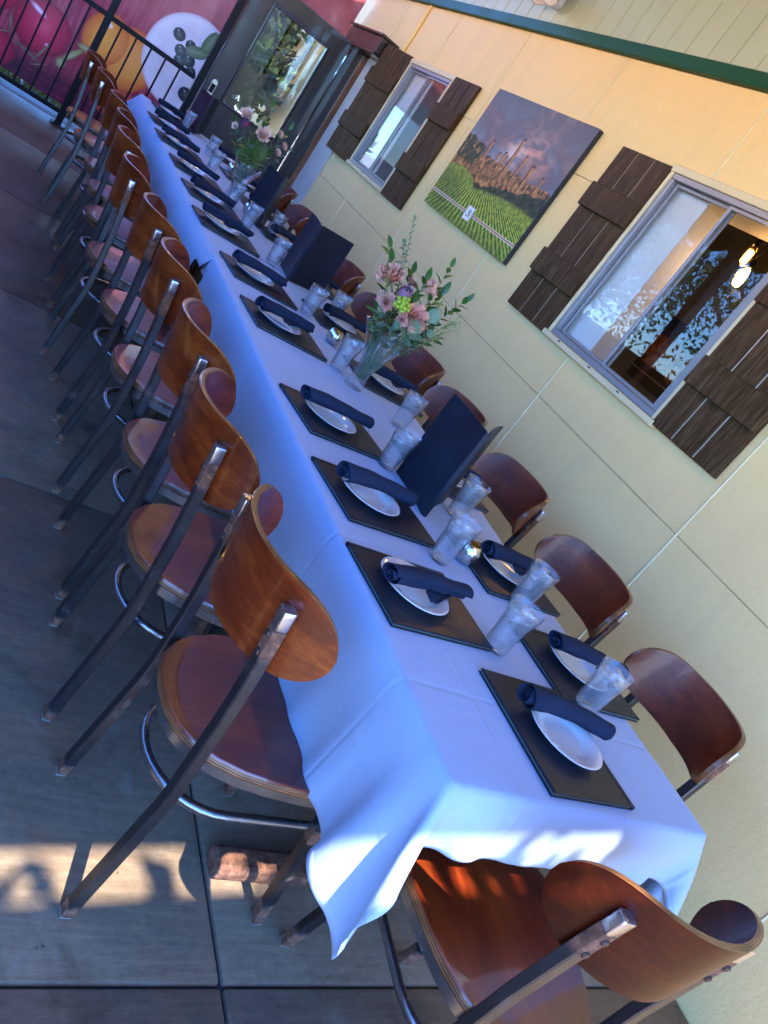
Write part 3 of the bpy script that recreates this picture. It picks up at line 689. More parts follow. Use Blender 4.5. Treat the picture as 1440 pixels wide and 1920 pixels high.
# floodlight on the siding
fd = thing('wall_floodlight', 'white wall floodlight on the pale green siding', 'floodlight', (W-.02, 4.60, 2.80))
M['plastic'] = simple('white_plastic', (.68,.62,.60), .45)
MB().lathe([(.001, 0), (.05, .0), (.055, .02), (.05, .04), (.001, .045)], 18).build('back_plate', M['plastic'], fd, smooth=40).rotation_euler = (0, -PI/2, 0)
for s_, yy in ((1, .10), (-1, -.10)):
    q = MB().lathe([(.001, -.06), (.035, -.055), (.05, -.01), (.062, .06), (.066, .085), (.055, .088), (.05, .07), (.001, .06)], 18).build('lamp_head', M['plastic'], fd, smooth=40)
    q.location = (-.11, yy, .02); q.rotation_euler = Euler((R_(150), R_(25*1), R_(20*s_)))
    MB().tube([(-.02, 0, 0), (-.06, yy*.5, .03), (-.10, yy*.9, .03)], .016, 8).build('arm', M['plastic'], fd, smooth=50)
MB().box(-.17, -.16, -.045, -.10, -.09, -.02).build('sensor', M['plastic'], fd, bevel=.008)
sl = thing('wall_bracket', 'small dark bracket at the upper right on the siding', 'bracket', (W-.02, 2.97, 3.03))
MB().box(-.06, -.05, -.03, 0, .05, .05).build('plate', M['jamb_wood'], sl, bevel=.004)

# ------------------------------------------------------------------ chairs
def chair_proto():
    c = thing('dining_chair', '', 'chair', (0,0,0), 0, 'wood and steel dining chairs')
    # seat outline (u across, v forward)
    half = [(0, -.225), (.045, -.222), (.09, -.208), (.128, -.18), (.158, -.14), (.18, -.085), (.194, -.02), (.203, .05), (.209, .12), (.207, .158), (.19, .186), (.15, .196), (.08, .198)]
    out = half + [(0, .199)] + [(-a, b) for a, b in reversed(half[1:])]
    def ring(k, z, dish=0): return [(a*k, (b+.013)*k-.013, z - dish) for a, b in out]
    mb = MB()
    rr = [(.975, .4405, 0), (1.0, .4435, 0), (1.0, .4605, 0), (.985, .464, 0), (.93, .4645, .0005), (.8, .4645, .003), (.55, .4645, .006), (.25, .4645, .008)]
    mb.loft([ring(k, z, d) for k, z, d in rr], 0)
    for i in range(len(mb.f)):
        if i < 2*len(out): mb.m[i] = 1
    mb.build('seat', [M['wood_seat'], M['ply']], c, smooth=45, uvf=lambda co: (math.atan2(co.x, co.y)*.5, (co.z-.44)/.022))
    mb = MB(); mb.loft([ring(.955, .415), ring(.955, .4395), ring(.93, .4395), ring(.93, .415), ring(.955, .415)], 0, False, False)
    mb.build('seat_rim', M['steel_ring'], c, smooth=40)
    # curved backrest
    RB, S, s0, HH = .212, .262, .135, .091
    def hh(s): a = abs(s); return 1.0 if a < s0 else max(.02, (1-((a-s0)/(S-s0))**2.3))**.5
    def bp(s, zz, off):
        th = s/RB; r = RB+off
        z = .762 + zz; v = -.246 + RB - r*math.cos(th) - (zz)*.13
        return (r*math.sin(th), v, z)
    nS, nZ = 36, 6; mb = MB()
    ss = [S*math.sin(PI/2*(-1+2*i/nS)) for i in range(nS+1)]
    def prof(s): return [(-HH + .012*abs(s/S)) * hh(s) + (2*HH - .012*abs(s/S)) * hh(s) * j/nZ for j in range(nZ+1)]
    T = .0065
    rings = []
    for s in ss:
        zs = prof(s)
        r = [bp(s, z, T) for z in zs] + [bp(s, zs[-1]+.001, T*.6), bp(s, zs[-1]+.001, -T*.6)] + [bp(s, z, -T) for z in reversed(zs)] + [bp(s, zs[0]-.001, -T*.6), bp(s, zs[0]-.001, T*.6)]
        rings.append(r)
    mb.loft(rings, 0); n = len(rings[0])
    for fi, f in enumerate(mb.f):
        if len(f) == 4 and fi < nS*n:
            j = fi % n
            if nZ <= j <= nZ+2 or j >= n-3: mb.m[fi] = 1
        elif fi >= nS*n: mb.m[fi] = 1
    def uvb(co):
        r = math.hypot(co.x, co.y + (co.z-.762)*.13 + .246 - RB); return (math.atan2(co.x, .3), (r-(RB-T))/(2*T))
    mb.build('backrest', [M['wood_back'], M['ply']], c, smooth=50, uvf=uvb)
    a_, b_, ch = .0142, .0122, .003
    sec = [(a_, -b_+ch), (a_, b_-ch), (a_-ch, b_), (-a_+ch, b_), (-a_, b_-ch), (-a_, -b_+ch), (-a_+ch, -b_), (a_-ch, -b_)]
    for s in (-1, 1):
        X = s*.155
        path = [(X*1.06, -.205, .006), (X*1.04, -.190, .16), (X*1.02, -.174, .32), (X*1.01, -.172, .37), (X, -.174, .43), (X, -.181, .56), (X, -.194, .69), (X, -.2045, .772)]
        lg = MB().sweep(path, sec, (1, 0, 0)).build('rear_leg', M['steel_rear'], c, smooth=35)
        MB().sweep([(X, -.2045, .7715), (X, -.2068, .790), (X, -.2082, .8), (X, -.2095, .812)], sec, (1, 0, 0)).build('upright_tip', M['steel_tip'], lg, smooth=35, bevel=.0035, seg=2)
        MB().box(X*1.06-.0135, -.2175, 0, X*1.06+.0135, -.1945, .008).build('foot_glide', M['glide'], lg, bevel=.002)
        for zz, vv in ((.715, -.1973), (.755, -.2023)):
            q = MB().lathe([(.0075, 0), (.0075, .002), (.006, .0045), (.001, .005)], 10).build('bolt', M['bolt'], lg, smooth=40)
            q.location = (X, vv-.0122, zz); q.rotation_euler = (R_(90+8), 0, 0)
        fp = [(s*.168, .225, .006), (s*.166, .205, .15), (s*.163, .185, .30), (s*.160, .165, .432)]
        lf = MB().sweep(fp, sec, (1, 0, 0)).build('front_leg', M['steel_front'], c, smooth=35)
        MB().box(s*.168-.0135, .2135, 0, s*.168+.0135, .2375, .008).build('foot_glide', M['glide'], lf, bevel=.002)
    hp = [(-.150, .195 - .03*i, .305) for i in range(8)] + [(-.150*math.cos(a), -.03-.150*math.sin(a), .305) for a in [PI*k/18 for k in range(0, 19)]] + [(.150, -.015 + .03*i, .305) for i in range(8)]
    MB().tube(hp, .0105, 10).build('stretcher_hoop', M['steel_ring'], c, smooth=50)
    return c
chair = chair_proto(); used = False
LEFT = [(-.075,.405,1.5), (-.105,.868,-2.5), (-.085,1.325,1), (-.09,1.84,-1.5), (-.105,2.335,2.5), (-.145,2.84,-3), (-.135,3.42,3), (-.11,3.94,-2), (-.115,4.45,2), (-.165,5.07,-4), (-.21,5.66,-5)]
for i, (x, y, a) in enumerate(LEFT):
    lab = ('orange brown wood and steel chair at the near left, closest to the camera' if i == 0 else
           'last wood and steel chair at the far left, nearest the railing' if i == len(LEFT)-1 else
           f'wood and steel chair on the aisle side, {ORD[i]} from the near end of the row')
    instance(chair, used, (x, y, 0), -PI/2 + R_(a), lab); used = True
RIGHT = [(.93,.425,-3), (.93,.955,2), (.92,1.50,-1), (.93,2.07,2), (.93,2.55,-2), (.93,3.22,1), (.92,3.80,-2), (.92,4.38,1), (.93,4.98,-2), (.93,5.6,0)]
for i, (x, y, a) in enumerate(RIGHT):
    instance(chair, True, (x, y, 0), PI/2 + R_(a), 'nearest wood chair back on the wall side, with a pale scratch across it' if i == 0 else f'wood chair between the table and the wall, {ORD[i]} from the near end')
instance(chair, True, (.365, -.048, 0), R_(-6), 'wood and steel chair tucked under the near end of the table')
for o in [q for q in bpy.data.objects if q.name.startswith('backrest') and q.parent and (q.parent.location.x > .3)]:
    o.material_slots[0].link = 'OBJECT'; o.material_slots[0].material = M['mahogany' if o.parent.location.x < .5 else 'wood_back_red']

# ------------------------------------------------------------------ tables
TZ = .752
def table(label, y0, y1):
    o = thing('dining_table', label, 'table', (.38, (y0+y1)/2, 0), 0, 'pedestal tables under the cloths'); h = (y1-y0)/2
    MB().box(-.352, -h+(.03 if y0 < .1 else .004), TZ-.032, .352, h-.004, TZ).build('table_top', M['table_wood'], o, bevel=.004)
    for yy in ((-h+.36), (h-.36)):
        MB().tube([(0, yy, .05), (0, yy, TZ-.03)], .035, 14).build('column', M['castiron'], o, smooth=50)
        MB().box(-.335, yy-.036, .004, .335, yy+.036, .048).build('foot_bar', M['castiron'], o, bevel=.014, seg=2)
        MB().box(-.22, yy-.03, TZ-.05, .22, yy+.03, TZ-.033).build('top_bracket', M['castiron'], o)
    return o
table('near table under the first white cloth', 0.0, 1.24); table('second table under the first white cloth', 1.25, 2.50)
table('third table under the far white cloth', 2.51, 3.75); table('fourth table under the far white cloth', 3.76, 5.0); table('last table under the far white cloth by the railing', 5.01, 6.22)

def drape(x0, x1, y0, y1, tx0, tx1, ty0, ty1, z, h, steps, seed, warp):
    rng = np.random.RandomState(seed)
    def lines(a, b, t0, t1):
        seg = [a] + [q for q in (t0, t1) if a+.001 < q < b-.001] + [b]; out = [seg[0]]
        for p0, p1 in zip(seg[:-1], seg[1:]): out += list(np.linspace(p0, p1, max(2, int(round((p1-p0)/h))+1))[1:])
        return np.array(out)
    u = lines(x0, x1, tx0, tx1); v = lines(y0, y1, ty0, ty1); nx, ny = len(u), len(v)
    Ug, Vg = np.meshgrid(u, v, indexing='ij')
    Pp = np.stack([Ug, Vg, np.full_like(Ug, z)], -1)
    rest = Pp.copy()
    fixed = (Ug > tx0-.002) & (Ug < tx1+.002) & (Vg > ty0-.002) & (Vg < ty1+.002)
    wgt = np.where(fixed, 0., 1.)
    # start already hinged most of the way down
    dx = np.where(Ug < tx0, tx0-Ug, np.where(Ug > tx1, Ug-tx1, 0)); dy = np.where(Vg < ty0, ty0-Vg, np.where(Vg > ty1, Vg-ty1, 0))
    e = np.hypot(dx, dy)
    Pp[..., 2] -= e*.75
    Pp[..., 0] = np.clip(Ug, tx0, tx1) + np.where(Ug < tx0, -1, 1)*dx*.65
    Pp[..., 1] = np.clip(Vg, ty0, ty1) + np.where(Vg < ty0, -1, 1)*dy*.65
    sm = rng.randn(nx, ny, 3)
    for _ in range(6): sm = (sm + np.roll(sm, 1, 0) + np.roll(sm, -1, 0) + np.roll(sm, 1, 1) + np.roll(sm, -1, 1))/5
    Pp += sm*wgt[..., None]*np.minimum(e*.15, .006)[..., None]
    cons = []
    def cc(di, dj, st):
        for r in range(2):
            if di: a = (slice(r, nx-abs(di), 1 if False else 2*abs(di) if di > 1 else 2)); 
            cons.append((di, dj, st, r))
    for di, dj, st in ((1,0,1.), (0,1,1.), (1,1,.45), (1,-1,.45), (2,0,.30), (0,2,.30), (4,0,.12), (0,4,.12)):
        cons.append((di, dj, st))
    prev = Pp.copy(); dt2 = 9.8*(1/60.)**2
    def sl(di, dj):
        ai = slice(0, nx-di); bi = slice(di, nx)
        if dj >= 0: aj = slice(0, ny-dj); bj = slice(dj, ny)
        else: aj = slice(-dj, ny); bj = slice(0, ny+dj)
        return (ai, aj), (bi, bj)
    data = []
    for di, dj, st in cons:
        A, B = sl(di, dj); L = np.linalg.norm(rest[B]-rest[A], axis=-1)
        wa, wb = wgt[A], wgt[B]; data.append((A, B, L, wa, wb, st))
    r = .006
    for stp in range(steps):
        vel = (Pp-prev)*.965; prev = Pp.copy()
        Pp = Pp + vel*wgt[..., None]; Pp[..., 2] -= dt2*.35*wgt
        for it in range(10):
            acc = np.zeros_like(Pp); cnt = np.zeros((nx, ny))
            for A, B, L, wa, wb, st in data:
                d = Pp[B]-Pp[A]; ln = np.linalg.norm(d, axis=-1)+1e-9
                ws = wa+wb; ws = np.where(ws == 0, 1, ws)
                k = st*(ln-L)/ln/ws
                acc[A] += d*(k*wa)[..., None]; acc[B] -= d*(k*wb)[..., None]; cnt[A] += st*wa; cnt[B] += st*wb
            Pp += acc/np.maximum(cnt, 1e-6)[..., None]*1.5*(cnt > 0)[..., None]
            # stay off the table edges
            ins = (Pp[..., 0] > tx0-r) & (Pp[..., 0] < tx1+r) & (Pp[..., 1] > ty0-r) & (Pp[..., 1] < ty1+r) & (Pp[..., 2] < z-.002) & (~fixed)
            if ins.any():
                q = Pp[ins]; dd = np.stack([q[:, 0]-(tx0-r), (tx1+r)-q[:, 0], q[:, 1]-(ty0-r), (ty1+r)-q[:, 1]], 1); k = dd.argmin(1)
                q[k == 0, 0] = tx0-r; q[k == 1, 0] = tx1+r; q[k == 2, 1] = ty0-r; q[k == 3, 1] = ty1+r
                Pp[ins] = q
    # gentle undulation of the flat top
    tn = rng.randn(nx, ny)
    for _ in range(10): tn = (tn + np.roll(tn, 1, 0) + np.roll(tn, -1, 0) + np.roll(tn, 1, 1) + np.roll(tn, -1, 1))/5
    Pp[..., 2] += np.where(fixed, np.clip(tn/max(1e-6, tn.std())*.0006, 0, .0016), 0)
    return Pp, rest
def cloth(name, label, args, drop, seed):
    Pp, rest = drape(*args, seed=seed, warp=0)
    nx, ny = Pp.shape[:2]; mb = MB(); mb.v = [tuple(p) for p in Pp.reshape(-1, 3)]; R2 = rest.reshape(-1, 3)
    for i in range(nx-1):
        for j in range(ny-1):
            c_ = rest[i, j]
            if drop(c_[0], c_[1]): continue
            mb.f.append((i*ny+j, (i+1)*ny+j, (i+1)*ny+j+1, i*ny+j+1)); mb.m.append(0)
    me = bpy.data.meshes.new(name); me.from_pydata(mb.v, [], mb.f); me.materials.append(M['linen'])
    uv = me.uv_layers.new(name='UVMap')
    for l in me.loops: uv.data[l.index].uv = (R2[l.vertex_index][0], R2[l.vertex_index][1])
    ed = me.attributes.new('edge_d', 'FLOAT', 'POINT'); xa, xb, ya_, yb_ = args[0:4]
    ed.data.foreach_set('value', np.minimum.reduce([R2[:, 0]-xa, xb-R2[:, 0], R2[:, 1]-ya_, yb_-R2[:, 1]]).astype(np.float32))
    bm = bmesh.new(); bm.from_mesh(me); bmesh.ops.delete(bm, geom=[v for v in bm.verts if not v.link_faces], context='VERTS'); bm.to_mesh(me); bm.free()
    me.shade_smooth()
    cr = me.attributes.new('crease_edge', 'FLOAT', 'EDGE'); tx0, tx1, ty0, ty1 = args[4:8]
    for e in me.edges:
        a, b = (me.vertices[i].co for i in e.vertices)
        if a.z > CZ-.006 and b.z > CZ-.006 and any(abs(a[k]-q) < .0015 and abs(b[k]-q) < .0015 for k, q in ((0, tx0), (0, tx1), (1, ty0), (1, ty1))): cr.data[e.index].value = .62
    o = link(name, me); ss = o.modifiers.new('sub', 'SUBSURF'); ss.levels = 1; ss.render_levels = 1; ss.boundary_smooth = 'PRESERVE_CORNERS'
    so = o.modifiers.new('th', 'SOLIDIFY'); so.thickness = .0012; so.offset = 1
    tag(o, label, 'tablecloth', 'white tablecloths')
    if seed == 3:
        P0 = Pp[1, 0]; d = Vector(Pp[6, 0] - Pp[0, 0]).normalized()
        a = Vector(Pp[3, 0]); b = Vector(Pp[5, 0]); dn = Vector((0, 0, -.022)); off = Vector((0, 0, .002))
        MB().add([a+off, b+off, b+dn+off, a+dn+off], [(0, 1, 2, 3)]).build('care_tag', M['white_paint'], o)
    return o
CZ = TZ+.004
def drop1(x, y): return y > 2.42 and x < -.075 and (y > 2.44 + (-.0-x)*.25)
def drop2(x, y): return x < -.075 and y < 2.58 + .2*(-.02-x)
cloth('tablecloth', 'white tablecloth over the near half of the table, corner hanging low', (-.280, .985, -.138, 2.55, 0, .76, 0, 9, CZ, .0185, 170), drop1, 3)
cloth('tablecloth', 'white tablecloth over the far half of the table', (-.255, .985, 2.50, 6.40, 0, .76, 0, 6.22, CZ-.0022, .03, 110), drop2, 5)

# ------------------------------------------------------------------ place settings
TT = CZ + .0022                       # top face of the cloth
def menu_proto():
    o = thing('menu_folder', '', 'menu', (0,0,0), 0, 'closed menu folders under the plates')   # local: long side X
    MB().box(-.152, -.125, .0, .152, .125, .0035).build('cover', M['navy_cover'], o, bevel=.0012)
    MB().box(-.149, -.1215, .0036, .149, .118, .0072).build('pages', M['pages'], o)
    MB().box(-.152, -.125, .0073, .152, .125, .0112).build('cover', M['navy_cover'], o, bevel=.0014)
    MB().tube([(-.152, .125, .0056), (.152, .125, .0056)], .0056, 10).build('spine', M['navy_cover'], o, smooth=50)
    for a in ((-.150, -.123, .150, -.117), (-.150, .114, .150, .120)): MB().box(a[0], a[1], .0112, a[2], a[3], .0122).build('border', M['navy_cover'], o, bevel=.0004)
    return o
def plate_mesh():
    pr = [(.0005, .004), (.045, .004), (.056, .0055), (.060, .009), (.066, .0125), (.084, .0165), (.0885, .0175), (.0900, .0165), (.0885, .0145), (.066, .009), (.056, .002), (.052, 0), (.047, 0), (.046, .002), (.0005, .002)]
    return MB().lathe(pr, 40).mesh('plate', M['plate'], smooth=0)
def napkin_mesh(seed, flap):
    rg = random.Random(seed); mb = MB(); Ln = .235; nl, na = 26, 54
    ph = rg.random()*6
    def sec(q):                       # a flattened spiral, loose at the outer end
        turns = 2.6; out = []
        for k in range(na+1):
            a = k/na*turns*2*PI; r = .006 + .0205*(k/na) + .0009*math.sin(a*3+ph)
            out.append((a, r))
        return out
    rings = []
    for i in range(nl+1):
        q = i/nl; x = -Ln/2 + Ln*q
        fat = 1.0 - .18*q + .05*math.sin(q*7+ph)
        sag = -.004*(2*q-1)**2
        bend = .007*math.sin(q*PI+ph*.3)
        pts = []
        for a, r in sec(q):
            xx = x + .010*math.cos(a*.5+ph)*(1 if q > .5 else -1)*abs(2*q-1)**3
            rr = r*fat*(1 + .035*math.sin(q*19+a*2+ph))
            pts.append((xx, bend + rr*1.12*math.cos(a+ph+q*.5), .0250 + sag + rr*.86*math.sin(a+ph+q*.5)))
        rings.append(pts)
    mb.grid(rings)
    if flap:                          # loose corner of the linen
        P = [[(-.02+.10*i/8*(1-.75*j/6), -.016-.030*j/6, .012-.0065*j/6+.002*math.sin(i*.9)) for i in range(9)] for j in range(7)]
        mb.grid(P)
    me = mb.mesh('napkin', M['napkin'], smooth=0)
    return me
menu = menu_proto(); menu_used = False
pm = plate_mesh(); nms = [napkin_mesh(s, s % 3 == 0) for s in range(5)]
def addmesh(name, me, loc, rz, label, cat, group, thick=0):
    o = link(name, me); o.location = loc; o.rotation_euler = (0, 0, rz)
    if thick: s_ = o.modifiers.new('s', 'SOLIDIFY'); s_.thickness = thick; s_.offset = 0
    return tag(o, label, cat, group)
def setting(x, y, a, where, idx, pd=(-.02, .0), nd_=(.0, -.012), na=0.0):
    global menu_used
    rz = R_(a)
    instance(menu, menu_used, (x, y, TT), rz, f'navy menu folder {where}'); menu_used = True
    c, s = math.cos(rz), math.sin(rz)
    px, py = x + pd[0]*c - pd[1]*s, y + pd[0]*s + pd[1]*c
    addmesh('plate', pm, (px, py, TT+.0124), rz, f'white side plate {where}', 'plate', 'white side plates')
    nx_, ny_ = px + nd_[0]*c - nd_[1]*s, py + nd_[0]*s + nd_[1]*c
    addmesh('napkin', nms[idx % 5], (nx_, ny_, TT+.0124+.0165), rz + R_(na), f'rolled navy napkin {where}', 'napkin', 'rolled navy napkins', .0016)
rg = random.Random(11)
LS = [(.165,.512,6), (.185,.885,8), (.195,1.305,9), (.195,2.01,4), (.20,2.505,5), (.15,3.08,3), (.165,3.60,5), (.155,4.13,3), (.13,4.73,4), (.135,5.27,5), (.23,5.97,6)]
for i, (x, y, a) in enumerate(LS):
    w_ = 'at the aisle side place nearest the camera' if i == 0 else ('at the aisle side place farthest away' if i == len(LS)-1 else f'at the aisle side place {ORD[i]} from the near end')
    setting(x, y, a, w_, i, (-.03, .005), (.02, -.01 if i == 0 else .012), 8 if i == 0 else rg.uniform(-11, 8))
RS = [(.645,.435,3), (.615,.80,5), (.63,1.31,4), (.66,1.985,2), (.62,2.53,6), (.64,3.13,3), (.63,3.72,4), (.62,4.32,2), (.62,4.92,5), (.62,5.55,3)]
for i, (x, y, a) in enumerate(RS):
    w_ = 'at the wall side place nearest the camera' if i == 0 else f'at the wall side place {ORD[i]} from the near end'
    setting(x, y, a, w_, i+2, (.0, .01), (.03, .01), rg.uniform(-8, 12))
setting(.372, .172, -88, 'at the near end of the table', 4, (.005, .012), (-.035, .014), 80)

# standing menus, open like a book, spine towards the camera
def standing(label, x, y, a, spread=50):
    o = thing('standing_menu', label, 'menu', (x, y, TT), R_(a), 'open menus standing on the table')
    Hm, Wd = .292, .222
    for s, ang in ((1, R_(90+spread)), (-1, R_(90-spread))):
        mb = MB(); n = 8; pts = []
        for k in range(n+1):
            q = k/n*Wd; cv = .012*math.sin(k/n*PI)*s
            pts.append((q*math.cos(ang) + cv*math.sin(ang)*0.6, q*math.sin(ang) - cv*math.cos(ang)*.6))
        off = Vector((-math.sin(ang), math.cos(ang)))*.004*(1 if s > 0 else -1)
        sx = .007*(-1 if s > 0 else 1)
        P0 = [[(p[0]+sx, p[1], z) for p in pts] for z in (0, Hm)]; P1 = [[(p[0]+sx-off.x, p[1]-off.y, z) for p in pts] for z in (0, Hm)]
        rings = [[P0[0][k], P0[1][k], P1[1][k], P1[0][k]] for k in range(n+1)]
        mb.loft(rings).build('cover', M['navy_cover'], o, smooth=40)
        P2 = [[(p[0]+sx-off.x*1.15*-1*0 - off.x*1.3, p[1]-off.y*1.3, z) for p in pts[:-1]] for z in (.006, Hm-.008)]
        mb = MB(); mb.grid(P2); q = mb.build('page', M['menu_inside'], o, smooth=0)
    MB().box(-.0075, -.004, 0, .0075, .0005, Hm-.003).build('spine', M['navy_cover'], o, bevel=.001)
    return o
standing('open navy menu standing on the table nearest the camera', .392, .958, -21.5, 21.5)
standing('open navy menu standing beyond the near flower vase', .445, 2.88, -37, 32)
standing('open navy menu standing behind the far flower vase', .462, 3.73, -8, 17)
standing('open navy menu standing at the far end of the table', .40, 5.92, -4, 17)

# ------------------------------------------------------------------ tumblers of iced water
def facet(a, z): return 1 - .028*max(0, math.cos(a*9))*(1 if .012 < z < .085 else 0)
def glass_proto():
    o = thing('water_glass', '', 'glass', (0,0,0), 0, 'tumblers of iced water')
    pr = [(.0005, 0), (.026, 0), (.0285, .003), (.030, .01), (.0335, .06), (.0355, .085), (.0395, .098), (.0412, .128), (.0405, .1295), (.0392, .128), (.0372, .099), (.0335, .085), (.0312, .06), (.0275, .013), (.0005, .011)]
    MB().lathe(pr, 36, fr=facet).build('tumbler', M['tumbler'], o, smooth=60)
    MB().lathe([(.0005, .0117), (.0270, .0137), (.0307, .06), (.0329, .085), (.0365, .099), (.0377, .107), (.0005, .1065)], 28).build('water', M['water'], o, smooth=40)
    rg = random.Random(3)
    for k in range(4):
        s = rg.uniform(.009, .0125); a = k*2.1; rr = .017 if k < 3 else .004; zz = .106 + .003*k
        mb = MB().box(-s, -s, -s*.85, s, s, s*.85)
        q = mb.build('ice_cube', M['ice'], o, bevel=s*.35, seg=2, smooth=60)
        q.location = (rr*math.cos(a), rr*math.sin(a), zz); q.rotation_euler = (rg.random()*3, rg.random()*3, rg.random()*3)
    return o
gp = glass_proto(); gu = False
GL = [(.352,.425,'standing alone between the two nearest place settings'), (.335,.735,'beside the candle near the third aisle chair'), (.345,1.185,'in front of the nearest standing menu'), (.40,1.895,'left of the near flower vase'), (.41,2.42,'in a pair between the vase and the second standing menu'),
      (.38,3.0,'left of the second standing menu'), (.34,3.50,'left of the far flower vase'), (.31,3.84,'behind the far flower vase on the aisle side'), (.335,4.68,'near the candle towards the far end'), (.42,5.30,'second from the far end on the aisle side'), (.31,5.86,'at the far end of the table')]
GR = [(.572,.305,'with few ice cubes at the near end of the table'), (.585,.665,'overlapped by the nearest aisle side glass'), (.565,1.06,'beside the spine of the nearest standing menu'), (.58,1.615,'to the right of the third aisle place'), (.585,2.06,'partly hidden by the near flower vase'), (.60,2.60,'in a pair, nearer the wall, beyond the near vase'),
      (.62,3.40,'near the wall behind the second standing menu'), (.56,3.76,'right of the far vase'), (.60,4.4,'on the wall side past the far vase'), (.60,5.0,'on the wall side close to the door')]
for x, y, lab in GL + GR:
    instance(gp, gu, (x, y, TT), rg.random()*6, 'tumbler of iced water ' + lab); gu = True

# candles
cm = MB().lathe([(.001, 0), (.018, 0), (.027, .006), (.033, .022), (.032, .042), (.026, .056), (.022, .060), (.0205, .059), (.024, .052), (.029, .040), (.029, .024), (.024, .012), (.001, .012)], 28).mesh('votive_holder', M['silver'], smooth=60)
for (x, y, lab) in ((.445,.785,'behind the second glass from the near end'), (.475,2.205,'by the napkin beside the near flower vase'), (.44,3.93,'beside the far flower vase'), (.57,5.18,'near the far end of the table')):
    o = link('votive_candle', cm); o.location = (x, y, TT); tag(o, 'round silver votive candle holder ' + lab, 'candle', 'silver votive candles')
    MB().lathe([(.001, .034), (.023, .034), (.023, .013), (.001, .013)], 16).build('wax', simple('wax', (.75,.68,.52), .5) if 'wax' not in M else M['wax'], o, smooth=40)
    M.setdefault('wax', bpy.data.materials['wax'])

# ------------------------------------------------------------------ flowers
def leafmat(name, c0, c1, rough=.45, transl=True):
    m, t, b = mk(name)
    n = noise(t, coords(t, rnd=True), 25, 3); oi = nd(t, 'ShaderNodeObjectInfo')
    f = math_(t, 'ADD', math_(t, 'MULTIPLY', n, .6), math_(t, 'MULTIPLY', oi.outputs['Random'], .4))
    t.links.new(ramp(t, f, [(.25, c0), (.75, c1)]), b.inputs['Base Color']); b.inputs['Roughness'].default_value = rough
    return m
M['ruscus'] = leafmat('ruscus_leaf', (.022,.06,.008), (.075,.16,.022), .4)
M['euc'] = leafmat('eucalyptus_leaf', (.085,.135,.060), (.20,.27,.13), .6)
M['dill'] = leafmat('dill_green', (.10,.19,.03), (.24,.36,.07), .6)
M['stem'] = leafmat('stem_green', (.05,.10,.02), (.13,.20,.05), .5)
M['rose'] = leafmat('rose_petal', (.70,.28,.17), (.86,.48,.33), .6)
M['peach'] = leafmat('peach_petal', (.74,.42,.30), (.86,.60,.46), .6)
M['mum'] = leafmat('mum_petal', (.60,.24,.16), (.76,.40,.29), .6)
M['protea'] = leafmat('protea_bract', (.20,.05,.09), (.55,.30,.38), .6)
M['protea_dark'] = leafmat('protea_core', (.02,.01,.015), (.06,.02,.03), .7)
M['berry'] = leafmat('berry_green', (.22,.30,.015), (.38,.46,.03), .3)
VB = None
def vase(label, loc, H=.235, tw=1.2):
    o = tag(link('flower_vase', None) if False else bpy.data.objects.new('flower_vase', None), label, 'vase'); COL.objects.link(o); o.location = loc
    n = 40
    def rad(z): q = z/H; return .037 - .010*math.sin(min(1, q*1.6)*PI)*.6 + .050*max(0, q-.30)**1.7/.55
    def fr(a, z): q = z/H; return 1 + (.05 + .13*q*q)*math.cos(4*(a - tw*q))
    outer = [(rad(z), z) for z in [0, .003] + [H*k/14 for k in range(1, 15)]]
    inner = [(r-.0035, z) for r, z in reversed(outer) if z > .03] + [(.0005, .028)]
    rim = [(rad(H)+.0005-.0017 + 0, H+.0016)]
    MB().lathe([(.0005, 0)] + outer + rim + inner, n, fr=fr).build('vase_glass', M['vase'], o, smooth=60)
    return o
def curve(a, b, bow=(0,0,0), n=8):
    a, b, c = Vector(a), Vector(b), Vector(bow)
    return [a.lerp(b, k/n) + c*math.sin(PI*k/n) for k in range(n+1)]
def leafmesh(L, Wd, fold=.25, curl=.15, rounded=False):
    P = []; n = 6
    for i in range(n+1):
        q = i/n
        w_ = Wd*(math.sin(PI*q**.8)**.8 if not rounded else math.sqrt(max(0, 1-(2*q-1)**2)))*.5 + .0003
        z = -curl*L*q*q
        P.append([(-w_, L*q, z + fold*w_), (0, L*q, z), (w_, L*q, z + fold*w_)])
    return P
LMESH = {}
def leaf(kind, parent, pos, d, up, scale):
    if kind not in LMESH:
        spec = {'ruscus': (.055, .024, .35, .25, False, 'ruscus'), 'euc': (.030, .027, .2, .1, True, 'euc'), 'big': (.065, .052, .18, .15, True, 'euc'), 'grass': (.12, .010, .3, .35, False, 'ruscus'), 'small': (.022, .010, .3, .2, False, 'dill')}[kind]
        LMESH[kind] = MB().grid(leafmesh(*spec[:5])).mesh('leaf', M[spec[5]], smooth=0)
    o = link('leaf', LMESH[kind], parent)
    y = Vector(d).normalized(); z = Vector(up); z = (z - y*z.dot(y)); z = z.normalized() if z.length > 1e-4 else y.orthogonal().normalized(); x = y.cross(z)
    o.rotation_euler = Matrix((x, y, z)).transposed().to_euler(); o.location = pos; o.scale = (scale,)*3
    return o
fr_ = random.Random(21)
